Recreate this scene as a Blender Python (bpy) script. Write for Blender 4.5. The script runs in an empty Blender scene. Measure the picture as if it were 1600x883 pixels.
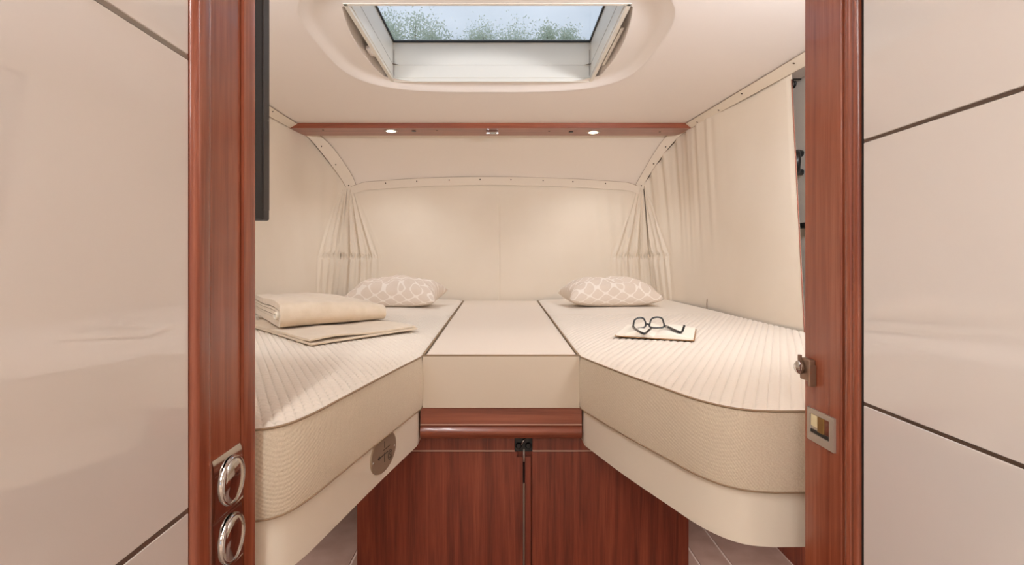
import bpy, bmesh, math, random
import numpy as np
from mathutils import Vector, Matrix
random.seed(7)
rng = np.random.default_rng(7)
S = bpy.context.scene
C = S.collection
PI = math.pi

# ------------------------------------------------------------------ camera
F, VX, VY, CAMZ = 850.0, 785.0, 408.0, 1.0          # focal length and vanishing point in pixels of 1600x883
cam = bpy.data.cameras.new('camera')
cam.sensor_width = 36.0
cam.lens = F / 1600 * 36
cam.shift_x = (800 - VX) / 1600
cam.shift_y = (VY - 441.5) / 1600
cam.clip_start = 0.02
cam.clip_end = 200
co = bpy.data.objects.new('camera', cam)
C.objects.link(co)
co.location = (0, 0, CAMZ)
co.rotation_euler = (PI / 2, 0, 0)
S.camera = co

# ------------------------------------------------------------------ colour management
S.view_settings.view_transform = 'Standard'
S.view_settings.look = 'None'
S.view_settings.gamma = 1.0
S.view_settings.use_curve_mapping = False
S.view_settings.exposure = 0.32
S.cycles.use_denoising = True
S.cycles.max_bounces = 10
S.cycles.diffuse_bounces = 6
S.cycles.caustics_reflective = False
S.cycles.sample_clamp_indirect = 8.0

# ------------------------------------------------------------------ world: pale overcast sky
W = bpy.data.worlds.new('sky')
S.world = W
W.use_nodes = True
wn, wl = W.node_tree.nodes, W.node_tree.links
wn.clear()
wo = wn.new('ShaderNodeOutputWorld')
wb = wn.new('ShaderNodeBackground')
wt = wn.new('ShaderNodeTexCoord')
wz = wn.new('ShaderNodeTexNoise')
wz.inputs['Scale'].default_value = 2.6
wz.inputs['Detail'].default_value = 4
wr = wn.new('ShaderNodeValToRGB')
wr.color_ramp.elements[0].position = 0.36
wr.color_ramp.elements[0].color = (0.47, 0.53, 0.61, 1)
wr.color_ramp.elements[1].position = 0.66
wr.color_ramp.elements[1].color = (0.80, 0.84, 0.93, 1)
wl.new(wt.outputs['Generated'], wz.inputs['Vector'])
wl.new(wz.outputs['Fac'], wr.inputs['Fac'])
wl.new(wr.outputs['Color'], wb.inputs['Color'])
wb.inputs['Strength'].default_value = 1.05
wl.new(wb.outputs['Background'], wo.inputs['Surface'])

# power of the rail spots and the added fill lamps (each built with its fixture further down)
POWER_LIVING = 25.0
POWER_CORRIDOR = 5.5
POWER_GLOBE = 36.0
POWER_UNDER = 1.7
POWER_BAR_FILL = 10.0
POWER_SPOT = 1.2
WARM = (0.95, 1.0, 1.08)
WARM2 = (0.97, 1.0, 1.03)


# ------------------------------------------------------------------ helpers
def at(px, py, d):
    return Vector(((px - VX) / F * d, d, CAMZ + (VY - py) / F * d))


def lin(r, g, b):
    f = lambda v: (v / 255 / 12.92) if v / 255 <= 0.04045 else ((v / 255 + 0.055) / 1.055) ** 2.4
    return (f(r), f(g), f(b), 1)


def tag(o, label=None, cat=None, group=None, kind=None):
    if label: o['label'] = label
    if cat: o['category'] = cat
    if group: o['group'] = group
    if kind: o['kind'] = kind
    return o


def thing(name, loc, label, cat, group=None, kind=None):
    o = bpy.data.objects.new(name, None)
    o.empty_display_size = 0.05
    C.objects.link(o)
    o.location = loc
    return tag(o, label, cat, group, kind)


def wloc(o):
    v = Vector(o.location)
    while o.parent:
        o = o.parent
        v += Vector(o.location)
    return v


def put(name, src, m, parent=None, smooth=False, base=False):
    """links one mesh object; src is a bmesh or (verts, faces) in world coordinates"""
    me = bpy.data.meshes.new(name)
    if isinstance(src, bmesh.types.BMesh):
        bmesh.ops.recalc_face_normals(src, faces=src.faces[:]) if not smooth == 'keep' else None
        src.to_mesh(me)
        src.free()
    else:
        me.from_pydata([tuple(v) for v in src[0]], [], [tuple(f) for f in src[1]])
    n = len(me.vertices)
    a = np.empty(n * 3)
    me.vertices.foreach_get('co', a)
    a = a.reshape(-1, 3)
    if parent is not None:
        off = np.array(wloc(parent))
    else:
        off = np.array([(a[:, 0].min() + a[:, 0].max()) / 2, (a[:, 1].min() + a[:, 1].max()) / 2, a[:, 2].min()])
    me.vertices.foreach_set('co', (a - off).ravel())
    if smooth:
        me.polygons.foreach_set('use_smooth', [True] * len(me.polygons))
    me.materials.append(m)
    me.update()
    o = bpy.data.objects.new(name, me)
    C.objects.link(o)
    if parent is not None:
        o.parent = parent
        # a part of a mesh thing sits in its parent's frame
    else:
        o.location = off
    if smooth == 'auto':
        try:
            me.set_sharp_from_angle(angle=math.radians(38))
        except Exception:
            pass
    return o


def box(bm, x0, x1, y0, y1, z0, z1, bev=0.0, seg=2):
    vs = [bm.verts.new((x, y, z)) for x in (x0, x1) for y in (y0, y1) for z in (z0, z1)]
    fs = [(0, 1, 3, 2), (4, 6, 7, 5), (0, 4, 5, 1), (2, 3, 7, 6), (0, 2, 6, 4), (1, 5, 7, 3)]
    faces = [bm.faces.new([vs[i] for i in f]) for f in fs]
    if bev > 0:
        es = list({e for f in faces for e in f.edges})
        bmesh.ops.bevel(bm, geom=es, offset=bev, segments=seg, profile=0.5, affect='EDGES')
    return bm


def B(x0, x1, y0, y1, z0, z1, bev=0.0, seg=2):
    return box(bmesh.new(), x0, x1, y0, y1, z0, z1, bev, seg)


def prism(bm, poly, axis, a0, a1):
    """extrude a 2D polygon along an axis: 'z' -> poly is (x,y); 'x' -> (y,z); 'y' -> (x,z)"""
    def P(p, a):
        return {'z': (p[0], p[1], a), 'x': (a, p[0], p[1]), 'y': (p[0], a, p[1])}[axis]
    lo = [bm.verts.new(P(p, a0)) for p in poly]
    hi = [bm.verts.new(P(p, a1)) for p in poly]
    n = len(poly)
    bm.faces.new(lo[::-1])
    bm.faces.new(hi)
    for i in range(n):
        bm.faces.new((lo[i], lo[(i + 1) % n], hi[(i + 1) % n], hi[i]))
    return bm


def tube(bm, pts, r, n=8, closed=False, cap=True, flat=1.0):
    pts = [Vector(p) for p in pts]
    m = len(pts)
    rs = r if isinstance(r, (list, tuple)) else [r] * m
    rings, up = [], None
    for i, p in enumerate(pts):
        if closed:
            t = (pts[(i + 1) % m] - pts[i - 1])
        else:
            t = pts[min(i + 1, m - 1)] - pts[max(i - 1, 0)]
        t.normalize()
        if up is None:
            up = Vector((0, 0, 1)) if abs(t.z) < 0.9 else Vector((1, 0, 0))
        s = t.cross(up)
        if s.length < 1e-6:
            s = t.orthogonal()
        s.normalize()
        up = s.cross(t).normalized()
        rings.append([bm.verts.new(p + s * math.cos(2 * PI * k / n) * rs[i] + up * math.sin(2 * PI * k / n) * rs[i] * flat) for k in range(n)])
    for i in range(m if closed else m - 1):
        a, b = rings[i], rings[(i + 1) % m]
        for k in range(n):
            bm.faces.new((a[k], a[(k + 1) % n], b[(k + 1) % n], b[k]))
    if cap and not closed:
        bm.faces.new(rings[0][::-1])
        bm.faces.new(rings[-1])
    return bm


def lathe(bm, prof, c, axis=(0, 0, 1), n=32, sx=1.0, sy=1.0):
    """revolve (radius, height) points about an axis through c"""
    z = Vector(axis).normalized()
    x = z.orthogonal().normalized() if abs(z.z) < 0.99 else Vector((1, 0, 0))
    if abs(z.x) > 0.99:
        x = Vector((0, 1, 0))
    y = z.cross(x)
    c = Vector(c)
    rings = []
    for r, h in prof:
        if r < 1e-6:
            rings.append([bm.verts.new(c + z * h)])
        else:
            rings.append([bm.verts.new(c + z * h + x * (r * sx * math.cos(2 * PI * k / n)) + y * (r * sy * math.sin(2 * PI * k / n))) for k in range(n)])
    for a, b in zip(rings, rings[1:]):
        for k in range(n):
            k2 = (k + 1) % n
            if len(a) == 1 and len(b) == 1:
                continue
            if len(a) == 1:
                bm.faces.new((a[0], b[k], b[k2]))
            elif len(b) == 1:
                bm.faces.new((a[k], b[0], a[k2]))
            else:
                bm.faces.new((a[k], b[k], b[k2], a[k2]))
    return bm


def cat(pts, n=8):
    """Catmull-Rom through points (any dimension)"""
    P = np.array([list(p) for p in pts], float)
    P = np.vstack([2 * P[0] - P[1], P, 2 * P[-1] - P[-2]])
    out = []
    for i in range(1, len(P) - 2):
        p0, p1, p2, p3 = P[i - 1], P[i], P[i + 1], P[i + 2]
        for k in range(n):
            t = k / n
            out.append(0.5 * ((2 * p1) + (-p0 + p2) * t + (2 * p0 - 5 * p1 + 4 * p2 - p3) * t * t + (-p0 + 3 * p1 - 3 * p2 + p3) * t ** 3))
    out.append(P[-2])
    return np.array(out)


def resample(P, n):
    P = np.asarray(P, float)
    d = np.r_[0, np.cumsum(np.linalg.norm(np.diff(P, axis=0), axis=1))]
    t = np.linspace(0, d[-1], n)
    return np.stack([np.interp(t, d, P[:, k]) for k in range(P.shape[1])], 1)


def gridmesh(P, thick=0.0, nrm=None):
    """verts, faces of a grid of points (n, m, 3); with thickness along nrm"""
    n, m, _ = P.shape
    idx = np.arange(n * m).reshape(n, m)
    f = np.stack([idx[:-1, :-1], idx[1:, :-1], idx[1:, 1:], idx[:-1, 1:]], -1).reshape(-1, 4)
    V = P.reshape(-1, 3)
    if thick:
        V2 = V + nrm.reshape(-1, 3) * thick
        k = n * m
        fs = [f, (f + k)[:, ::-1]]
        rim = np.concatenate([idx[:, 0], idx[-1, 1:], idx[::-1, -1][1:], idx[0, ::-1][1:-1]])
        r2 = np.roll(rim, -1)
        fs.append(np.stack([r2, rim, rim + k, r2 + k], -1))
        V = np.vstack([V, V2])
        f = np.vstack(fs)
    return V.tolist(), f.tolist()


def normals(P):
    du = np.gradient(P, axis=0)
    dv = np.gradient(P, axis=1)
    n = np.cross(du, dv)
    return n / np.maximum(np.linalg.norm(n, axis=-1, keepdims=True), 1e-9)


def sstep(a, b, x):
    t = np.clip((x - a) / (b - a), 0, 1)
    return t * t * (3 - 2 * t)


# ------------------------------------------------------------------ materials
def mat(name, col, rough=0.5, metal=0.0, coat=0.0, spec=0.5, sheen=0.0):
    m = bpy.data.materials.new(name)
    m.use_nodes = True
    b = m.node_tree.nodes['Principled BSDF']
    b.inputs['Base Color'].default_value = col
    b.inputs['Roughness'].default_value = rough
    b.inputs['Metallic'].default_value = metal
    b.inputs['Coat Weight'].default_value = coat
    b.inputs["Coat Roughness"].default_value = 0.03
    b.inputs['Specular IOR Level'].default_value = spec
    b.inputs['Sheen Weight'].default_value = sheen
    return m


def nodes(m):
    return m.node_tree.nodes, m.node_tree.links, m.node_tree.nodes['Principled BSDF']


def mapping(m, scale, rot=(0, 0, 0)):
    n, l, b = nodes(m)
    tc = n.new('ShaderNodeTexCoord')
    mp = n.new('ShaderNodeMapping')
    mp.inputs['Scale'].default_value = scale
    mp.inputs['Rotation'].default_value = rot
    l.new(tc.outputs['Object'], mp.inputs['Vector'])
    return mp


def noisy(m, c1, c2, scale=(8, 8, 8), detail=4, lo=0.35, hi=0.65, dist=0.0):
    n, l, b = nodes(m)
    mp = mapping(m, scale)
    t = n.new('ShaderNodeTexNoise')
    t.inputs['Scale'].default_value = 1
    t.inputs['Detail'].default_value = detail
    t.inputs['Distortion'].default_value = dist
    r = n.new('ShaderNodeValToRGB')
    r.color_ramp.elements[0].position = lo
    r.color_ramp.elements[0].color = c1
    r.color_ramp.elements[1].position = hi
    r.color_ramp.elements[1].color = c2
    l.new(mp.outputs[0], t.inputs['Vector'])
    l.new(t.outputs['Fac'], r.inputs['Fac'])
    l.new(r.outputs['Color'], b.inputs['Base Color'])
    return r


def bump(m, kind, scale, strength=0.3, dist=0.001, rot=(0, 0, 0)):
    n, l, b = nodes(m)
    mp = mapping(m, scale, rot)
    if kind == 'noise':
        t = n.new('ShaderNodeTexNoise')
        t.inputs['Scale'].default_value = 1
        t.inputs['Detail'].default_value = 3
    elif kind == 'wave':
        t = n.new('ShaderNodeTexWave')
        t.inputs['Scale'].default_value = 1
        t.inputs['Distortion'].default_value = 1.0
    else:
        t = n.new('ShaderNodeTexVoronoi')
        t.inputs['Scale'].default_value = 1
    bp = n.new('ShaderNodeBump')
    bp.inputs['Strength'].default_value = strength
    bp.inputs['Distance'].default_value = dist
    l.new(mp.outputs[0], t.inputs['Vector'])
    l.new(t.outputs['Distance' if kind == 'voronoi' else 'Fac'], bp.inputs['Height'])
    if b.inputs['Normal'].links:
        l.new(b.inputs['Normal'].links[0].from_socket, bp.inputs['Normal'])
    l.new(bp.outputs['Normal'], b.inputs['Normal'])
    return m


def wood(name, c_dark, c_mid, c_light, axis, rough=0.28, coat=0.25):
    m = mat(name, c_mid, rough, coat=coat)
    n, l, b = nodes(m)
    sc = {'x': (1.6, 40, 40), 'y': (40, 1.6, 40), 'z': (40, 40, 1.6)}[axis]
    mp = mapping(m, sc)
    t = n.new('ShaderNodeTexNoise')
    t.inputs['Scale'].default_value = 1
    t.inputs['Detail'].default_value = 7
    t.inputs['Roughness'].default_value = 0.62
    t.inputs['Distortion'].default_value = 0.7
    mp2 = mapping(m, tuple(v * 7 for v in sc))
    t2 = n.new('ShaderNodeTexNoise')
    t2.inputs['Scale'].default_value = 1
    t2.inputs['Detail'].default_value = 3
    mx = n.new('ShaderNodeMath')
    mx.operation = 'MULTIPLY_ADD'
    mx.inputs[1].default_value = 0.34
    r = n.new('ShaderNodeValToRGB')
    e = r.color_ramp.elements
    e[0].position = 0.46; e[0].color = c_dark
    e[1].position = 0.86; e[1].color = c_light
    k = e.new(0.66); k.color = c_mid
    l.new(mp.outputs[0], t.inputs['Vector'])
    l.new(mp2.outputs[0], t2.inputs['Vector'])
    l.new(t2.outputs['Fac'], mx.inputs[0])
    l.new(t.outputs['Fac'], mx.inputs[2])
    l.new(mx.outputs[0], r.inputs['Fac'])
    l.new(r.outputs['Color'], b.inputs['Base Color'])
    return m


WD, WM, WL = lin(120, 58, 38), lin(142, 74, 50), lin(160, 90, 63)
M_wood_v = wood('cherry_wood_upright', WD, WM, WL, 'z', rough=0.26)
M_wood_x = wood('cherry_wood_across', WD, WM, WL, 'x')
M_wood_door = wood('dark_cherry_wood', lin(104, 42, 25), lin(134, 60, 38), lin(156, 78, 51), 'z', rough=0.34, coat=0.1)
M_gloss = mat('cream_gloss_lacquer', lin(224, 216, 209), 0.14, coat=1.0)
M_gloss.node_tree.nodes['Principled BSDF'].inputs['Coat IOR'].default_value = 1.8
M_ceiling = mat('ceiling_laminate', lin(238, 229, 224), 0.5)
bump(M_ceiling, 'noise', (260, 260, 260), 0.05, 0.0005)
M_mould = mat('moulded_white_plastic', lin(238, 230, 225), 0.42)
M_hatch = mat('white_hatch_plastic', lin(224, 218, 207), 0.35)
M_hatchgrey = mat('grey_hatch_plastic', lin(150, 140, 130), 0.5)
M_wall = mat('wall_laminate', lin(230, 221, 211), 0.6)
M_curtain = mat('cream_curtain_cloth', lin(222, 206, 185), 0.85, sheen=0.15)
noisy(M_curtain, lin(224, 210, 191), lin(228, 215, 197), (3, 3, 3))
bump(M_curtain, 'wave', (420, 420, 420), 0.05, 0.0004)
M_tape = mat('cream_snap_tape', lin(226, 212, 194), 0.7)
M_panel = mat('padded_back_panel', lin(226, 213, 199), 0.7)
bump(M_panel, 'noise', (300, 300, 300), 0.08, 0.0005)
M_top = mat('quilted_mattress_cloth', lin(231, 219, 203), 0.8, sheen=0.2)
bump(M_top, 'noise', (420, 420, 420), 0.12, 0.0006)
M_border = mat('woven_mattress_border', lin(205, 187, 165), 0.85, sheen=0.1)
noisy(M_border, lin(207, 190, 165), lin(219, 204, 180), (520, 520, 520), 2, 0.35, 0.65)
bump(M_border, 'wave', (75, 75, 75), 0.35, 0.0010, (0.0, 0.75, 0.5))
bump(M_border, 'wave', (75, 75, 75), 0.25, 0.0010, (0.0, -0.75, -0.5))
M_insert = mat('plain_mattress_cloth', lin(230, 216, 200), 0.85)
bump(M_insert, 'noise', (500, 500, 500), 0.12, 0.0005)
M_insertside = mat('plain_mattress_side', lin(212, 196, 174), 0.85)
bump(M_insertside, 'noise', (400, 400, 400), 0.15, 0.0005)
M_piping = mat('taupe_piping', lin(152, 126, 98), 0.7)
M_fascia = mat('cream_vinyl_fascia', lin(234, 223, 204), 0.5)
bump(M_fascia, 'noise', (350, 350, 350), 0.05, 0.0005)
M_chrome = mat('chrome', lin(205, 200, 196), 0.09, 1.0)
M_satin = mat('satin_nickel', lin(196, 186, 174), 0.35, 0.6)
M_strip = mat('brushed_steel_strip', lin(150, 138, 126), 0.32, 0.8)
M_pewter = mat('pewter_plate', lin(158, 138, 116), 0.45, 0.35)
M_engrave = mat('dark_engraving', lin(62, 48, 38), 0.7)
M_black = mat('black_plastic', lin(18, 18, 19), 0.35)
M_tv = mat('dark_tv_casing', lin(38, 34, 32), 0.45)
M_screen = mat('tv_screen', lin(8, 8, 9), 0.08)
M_rubber = mat('black_rubber_seal', lin(30, 30, 30), 0.6)
M_dark = mat('dark_recess', lin(28, 20, 16), 0.8)
M_line = mat('pale_edge_strip', lin(205, 170, 150), 0.3, 0.3)
M_blanket = mat('beige_fleece', lin(219, 200, 175), 0.95, sheen=0.4)
noisy(M_blanket, lin(216, 197, 171), lin(223, 205, 181), (30, 30, 30))
bump(M_blanket, 'noise', (300, 300, 300), 0.25, 0.001)
M_page = mat('book_paper', lin(247, 239, 224), 0.8)
M_cover = mat('tan_book_cover', lin(150, 112, 70), 0.6)
M_glasses = mat('black_acetate', lin(20, 18, 17), 0.2)
M_tile = mat('mauve_floor_tile', lin(165, 133, 118), 0.45)
noisy(M_tile, lin(160, 128, 112), lin(172, 140, 124), (14, 14, 14))
M_grout = mat('pale_grout', lin(205, 180, 165), 0.8)
M_floor2 = mat('corridor_floor', lin(190, 170, 152), 0.4)
M_cab = mat('grey_cab_trim', lin(226, 216, 205), 0.7)
M_stitch = mat('red_brown_edge_binding', lin(150, 96, 78), 0.8)
M_lens = mat('lit_lamp_lens', (1, 1, 1, 1), 0.4)
_b = M_lens.node_tree.nodes['Principled BSDF']
_b.inputs['Emission Color'].default_value = (1, 0.86, 0.6, 1)
_b.inputs['Emission Strength'].default_value = 6.0
M_diff = mat('fill_diffuser', (1, 1, 1, 1), 0.4)  # glowing face shared by the added fill lamps
_b = M_diff.node_tree.nodes['Principled BSDF']
_b.inputs['Emission Color'].default_value = (1, 0.9, 0.76, 1)
_b.inputs['Emission Strength'].default_value = 2.0


def thin_glass(name, tint, gloss=0.0):
    m = bpy.data.materials.new(name)
    m.use_nodes = True
    n, l = m.node_tree.nodes, m.node_tree.links
    n.clear()
    o = n.new('ShaderNodeOutputMaterial')
    tr = n.new('ShaderNodeBsdfTransparent')
    tr.inputs['Color'].default_value = tint
    gl = n.new('ShaderNodeBsdfGlossy')
    gl.inputs['Roughness'].default_value = 0.02
    fr = n.new('ShaderNodeLayerWeight')
    fr.inputs['Blend'].default_value = 0.5
    pw = n.new('ShaderNodeMath')
    pw.operation = 'POWER'
    pw.inputs[1].default_value = 4.0
    ml = n.new('ShaderNodeMath')
    ml.operation = 'MULTIPLY_ADD'
    ml.inputs[1].default_value = 0.5
    ml.inputs[2].default_value = 0.02
    mx = n.new('ShaderNodeMixShader')
    l.new(fr.outputs['Facing'], pw.inputs[0])
    l.new(pw.outputs[0], ml.inputs[0])
    l.new(ml.outputs[0], mx.inputs[0])
    l.new(tr.outputs[0], mx.inputs[1])
    l.new(gl.outputs[0], mx.inputs[2])
    l.new(mx.outputs[0], o.inputs['Surface'])
    return m


M_glass = thin_glass('acrylic_hatch_glass', (0.93, 0.96, 0.98, 1))
M_spec = thin_glass('spectacle_lens', (0.98, 0.98, 0.97, 1))

# pillow cotton with an interlaced pale line pattern
M_pillow = mat('patterned_pillow_cotton', lin(220, 198, 172), 0.85)
n_, l_, b_ = nodes(M_pillow)
mp_ = mapping(M_pillow, (1, 1, 1))
sx_ = n_.new('ShaderNodeSeparateXYZ')
l_.new(mp_.outputs[0], sx_.inputs[0])


def mth(op, a, b=None, c=None):
    q = n_.new('ShaderNodeMath')
    q.operation = op
    for i, v in enumerate((a, b, c)):
        if v is None: continue
        if isinstance(v, (int, float)): q.inputs[i].default_value = v
        else: l_.new(v, q.inputs[i])
    return q.outputs[0]


yy = mth('ADD', mth('MULTIPLY', sx_.outputs['Y'], 1.0), mth('MULTIPLY', sx_.outputs['Z'], -0.9))
cx = mth('COSINE', mth('MULTIPLY', sx_.outputs['X'], 2 * PI / 0.082))
cy = mth('COSINE', mth('MULTIPLY', yy, 2 * PI / 0.040))
net = mth('ABSOLUTE', mth('ADD', cx, mth('MULTIPLY', cy, 0.95)))
line = mth('LESS_THAN', net, 0.27)
mxr = n_.new('ShaderNodeMix')
mxr.data_type = 'RGBA'
mxr.inputs[6].default_value = lin(222, 206, 190)
mxr.inputs[7].default_value = lin(240, 229, 217)
l_.new(line, mxr.inputs[0])
l_.new(mxr.outputs[2], b_.inputs['Base Color'])
bump(M_pillow, 'noise', (45, 45, 45), 0.35, 0.004)

# ================================================================== STRUCTURE
CZ = 1.745                                            # ceiling height
ZB = 0.755                                            # mattress top edge
tag(put('floor', B(-1.3, 1.3, -2.6, 3.6, -0.06, 0.0), M_grout), 'pale grout bed of the tiled floor under the beds', 'floor', kind='structure')
FL = bpy.data.objects['floor']
xs = [-1.2, -0.86, -0.5, -0.30, 0.0, 0.30, 0.648, 0.752, 0.956]
ys = [0.9, 1.30, 1.70, 2.42, 3.0]
for j in range(4):
    for i in range(8):
        g = 0.004
        put('floor_tile', B(xs[i] + g, xs[i + 1] - g, ys[j] + g, ys[j + 1] - g, -0.002, 0.0025), M_tile, FL)
put('corridor_covering', B(-0.9, 0.9, -2.6, 0.895, -0.002, 0.006), M_floor2, FL)

# roof hatch opening inside a rounded recess of the ceiling
HX0, HX1, HY0, HY1 = -0.474, 0.384, 1.615, 2.327
HCX, HCY = (HX0 + HX1) / 2, (HY0 + HY1) / 2
HZ = 1.765                                            # level of the recessed panel and the hatch's lip
MCX, MCY, MHX, MHY = -0.048, 1.905, 0.590, 0.500
N = 96
ang = [2 * PI * k / N for k in range(N)]
RX0, RX1, RY0, RY1 = MCX - 0.70, MCX + 0.70, MCY - 0.62, MCY + 0.62
for q in (math.atan2((HY1 - HY0) / 2, (HX1 - HX0) / 2), math.atan2(0.62, 0.70)):      # hit the corners exactly
    for q2 in (q, PI - q, PI + q, 2 * PI - q):
        ang[min(range(N), key=lambda k: abs(ang[k] - q2))] = q2


def superell(a, sc=1.0, p=3.4):
    c, s = math.cos(a), math.sin(a)
    r = (abs(c) ** p + abs(s) ** p) ** (-1 / p)
    return MCX + MHX * sc * c * r, MCY + MHY * sc * s * r


def onrect(a):
    c, s = math.cos(a), math.sin(a)
    k = min(0.70 / abs(c) if abs(c) > 1e-6 else 9, 0.62 / abs(s) if abs(s) > 1e-6 else 9)
    return MCX + c * k, MCY + s * k


bm = bmesh.new()
box(bm, -1.3, 1.3, -2.6, RY0, CZ, CZ + 0.10)
box(bm, -1.3, 1.3, RY1, 3.04, CZ, CZ + 0.10)
box(bm, -1.3, RX0, RY0, RY1, CZ, CZ + 0.10)
box(bm, RX1, 1.3, RY0, RY1, CZ, CZ + 0.10)
r1 = [bm.verts.new((*onrect(a), CZ)) for a in ang]
r2 = [bm.verts.new((*superell(a), CZ)) for a in ang]
r3 = [bm.verts.new((*superell(a), CZ + 0.05)) for a in ang]
r4 = [bm.verts.new((*onrect(a), CZ + 0.05)) for a in ang]
for ra, rb in ((r1, r2), (r3, r4)):
    for k in range(N):
        bm.faces.new((ra[k], ra[(k + 1) % N], rb[(k + 1) % N], rb[k]))
tag(put('ceiling', bm, M_ceiling), 'smooth pale pinkish cream ceiling around the roof hatch', 'ceiling', kind='structure')

tag(put('wall_left', B(-1.3, -1.22, -2.6, 3.6, 0, 1.84), M_wall), 'outer wall behind the cream curtain of the blanket side', 'wall', kind='structure')
tag(put('wall_right', B(1.22, 1.3, -2.6, 3.6, 0, 1.84), M_cab), 'greyish outer wall glimpsed beside the open curtain edge', 'wall', kind='structure')
bm = B(-1.3, 1.3, 3.52, 3.6, 0, 1.84)
box(bm, -1.3, 1.3, 3.04, 3.52, CZ + 0.02, CZ + 0.10)
tag(put('wall_back', bm, M_wall), 'outer wall behind the curtain at the head of the beds', 'wall', kind='structure')
# wall behind the camera, with a wide window opening added to let in daylight
bm = bmesh.new()
box(bm, -1.3, 1.3, -2.66, -2.6, 0, 0.75)
box(bm, -1.3, 1.3, -2.66, -2.6, 1.55, 1.84)
box(bm, -1.3, -1.15, -2.66, -2.6, 0.75, 1.55)
box(bm, 0.55, 1.3, -2.66, -2.6, 0.75, 1.55)
tag(put('wall_front', bm, M_wall), 'cream wall behind the camera with an added wide window opening', 'wall', kind='structure')
w2 = thing('added_window', (-0.3, -2.63, 0.75), 'wide unseen window added behind the camera for daylight', 'window', kind='structure')
bm = bmesh.new()
for a in ((-1.15, 0.55, 0.75, 0.78), (-1.15, 0.55, 1.52, 1.55), (-1.15, -1.12, 0.78, 1.52), (0.52, 0.55, 0.78, 1.52)):
    box(bm, a[0], a[1], -2.65, -2.60, a[2], a[3])
put('window_frame', bm, M_rubber, w2)
put('pane', B(-1.12, 0.52, -2.632, -2.628, 0.78, 1.52), M_glass, w2)

# partition walls either side of the doorway
XL, XR = -0.352, 0.45
tag(put('wall_partition_left', B(-1.22, XL - 0.012, 0.69, 0.757, 0, CZ), M_wall), 'cream partition edge behind the doorpost with the chrome push locks', 'wall', kind='structure')
tag(put('wall_partition_right', B(XR + 0.014, 1.22, 0.70, 0.803, 0, CZ), M_wall), 'cream partition behind the doorpost with the square latch plate', 'wall', kind='structure')

# ---- left door jamb
t1 = thing('trim_1', (XL - 0.02, 0.69, 0), 'cherry wood doorpost beside the tall left cabinet, with chrome push locks', 'doorpost', kind='structure')
def arc(cx, cy, r, a0, a1, n=6):
    return [(cx + r * math.cos(math.radians(a0 + (a1 - a0) * k / n)), cy + r * math.sin(math.radians(a0 + (a1 - a0) * k / n))) for k in range(n + 1)]
prof = [(XL - 0.05, 0.619)] + arc(XL - 0.006, 0.629, 0.010, -90, 0) + arc(XL - 0.004, 0.646, 0.008, 0, 70, 4) + [(XL - 0.002, 0.655), (XL - 0.05, 0.655)]
put('moulding', prism(bmesh.new(), prof, 'z', 0, CZ), M_wood_v, t1, smooth='auto')
put('board', B(XL - 0.05, XL, 0.6555, 0.7305, 0, CZ, 0.001), M_wood_v, t1)
prof = [(XL - 0.05, 0.7325), (XL + 0.004, 0.7325)] + arc(XL - 0.004, 0.757, 0.011, 0, 90) + [(XL - 0.05, 0.768)]
put('edge_strip', prism(bmesh.new(), prof, 'z', 0, CZ), M_wood_v, t1, smooth='auto')
# chrome plate with two round push knobs
for zt_, zk in ((0.757, 0.7185), (0.6815, 0.644), (0.606, 0.5685)):
    pf = [(XL - 0.002, zt_ - 0.0745), (XL + 0.0035, zt_ - 0.0745), (XL + 0.0046, zt_ - 0.070), (XL + 0.0046, zt_ - 0.034), (XL + 0.0040, zt_ - 0.020), (XL + 0.0024, zt_ - 0.006), (XL + 0.001, zt_), (XL - 0.002, zt_)]
    pl = put('lock_plate', prism(bmesh.new(), pf, 'y', 0.658, 0.7295), M_chrome, t1, smooth='auto')
    pl['label'] = 'shiny chrome lock plate'
    put('push_knob', lathe(bmesh.new(), [(0.0310, 0.0), (0.0307, 0.002), (0.0298, 0.0034), (0.0288, 0.0036), (0.0284, 0.0022), (0.0278, 0.0022), (0.0268, 0.0036), (0.021, 0.0054), (0.012, 0.0070), (0.006, 0.0076), (0, 0.0078)], (XL + 0.0042, 0.699, zk), (1, 0, 0), 40), M_chrome, pl, smooth='auto')

# ---- right door jamb
t2 = thing('trim_2', (XR + 0.02, 0.74, 0), 'cherry wood doorpost beside the right cabinet, with a square latch plate', 'doorpost', kind='structure')
put('board', B(XR, XR + 0.05, 0.7225, 0.81, 0, CZ, 0.0015), M_wood_v, t2)
prof = [(XR + 0.05, 0.7215), (XR + 0.003, 0.7215), (XR + 0.003, 0.716)] + arc(XR + 0.008, 0.708, 0.010, 150, 210, 5) + [(XR + 0.002, 0.702)] + arc(XR + 0.006, 0.697, 0.006, 150, 260, 6) + [(XR + 0.05, 0.690)]
put('moulding', prism(bmesh.new(), prof, 'z', 0, CZ), M_wood_v, t2, smooth='auto')
put('shadow_gap', B(XR + 0.006, XR + 0.05, 0.6865, 0.6905, 0, CZ), M_dark, t2)
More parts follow.
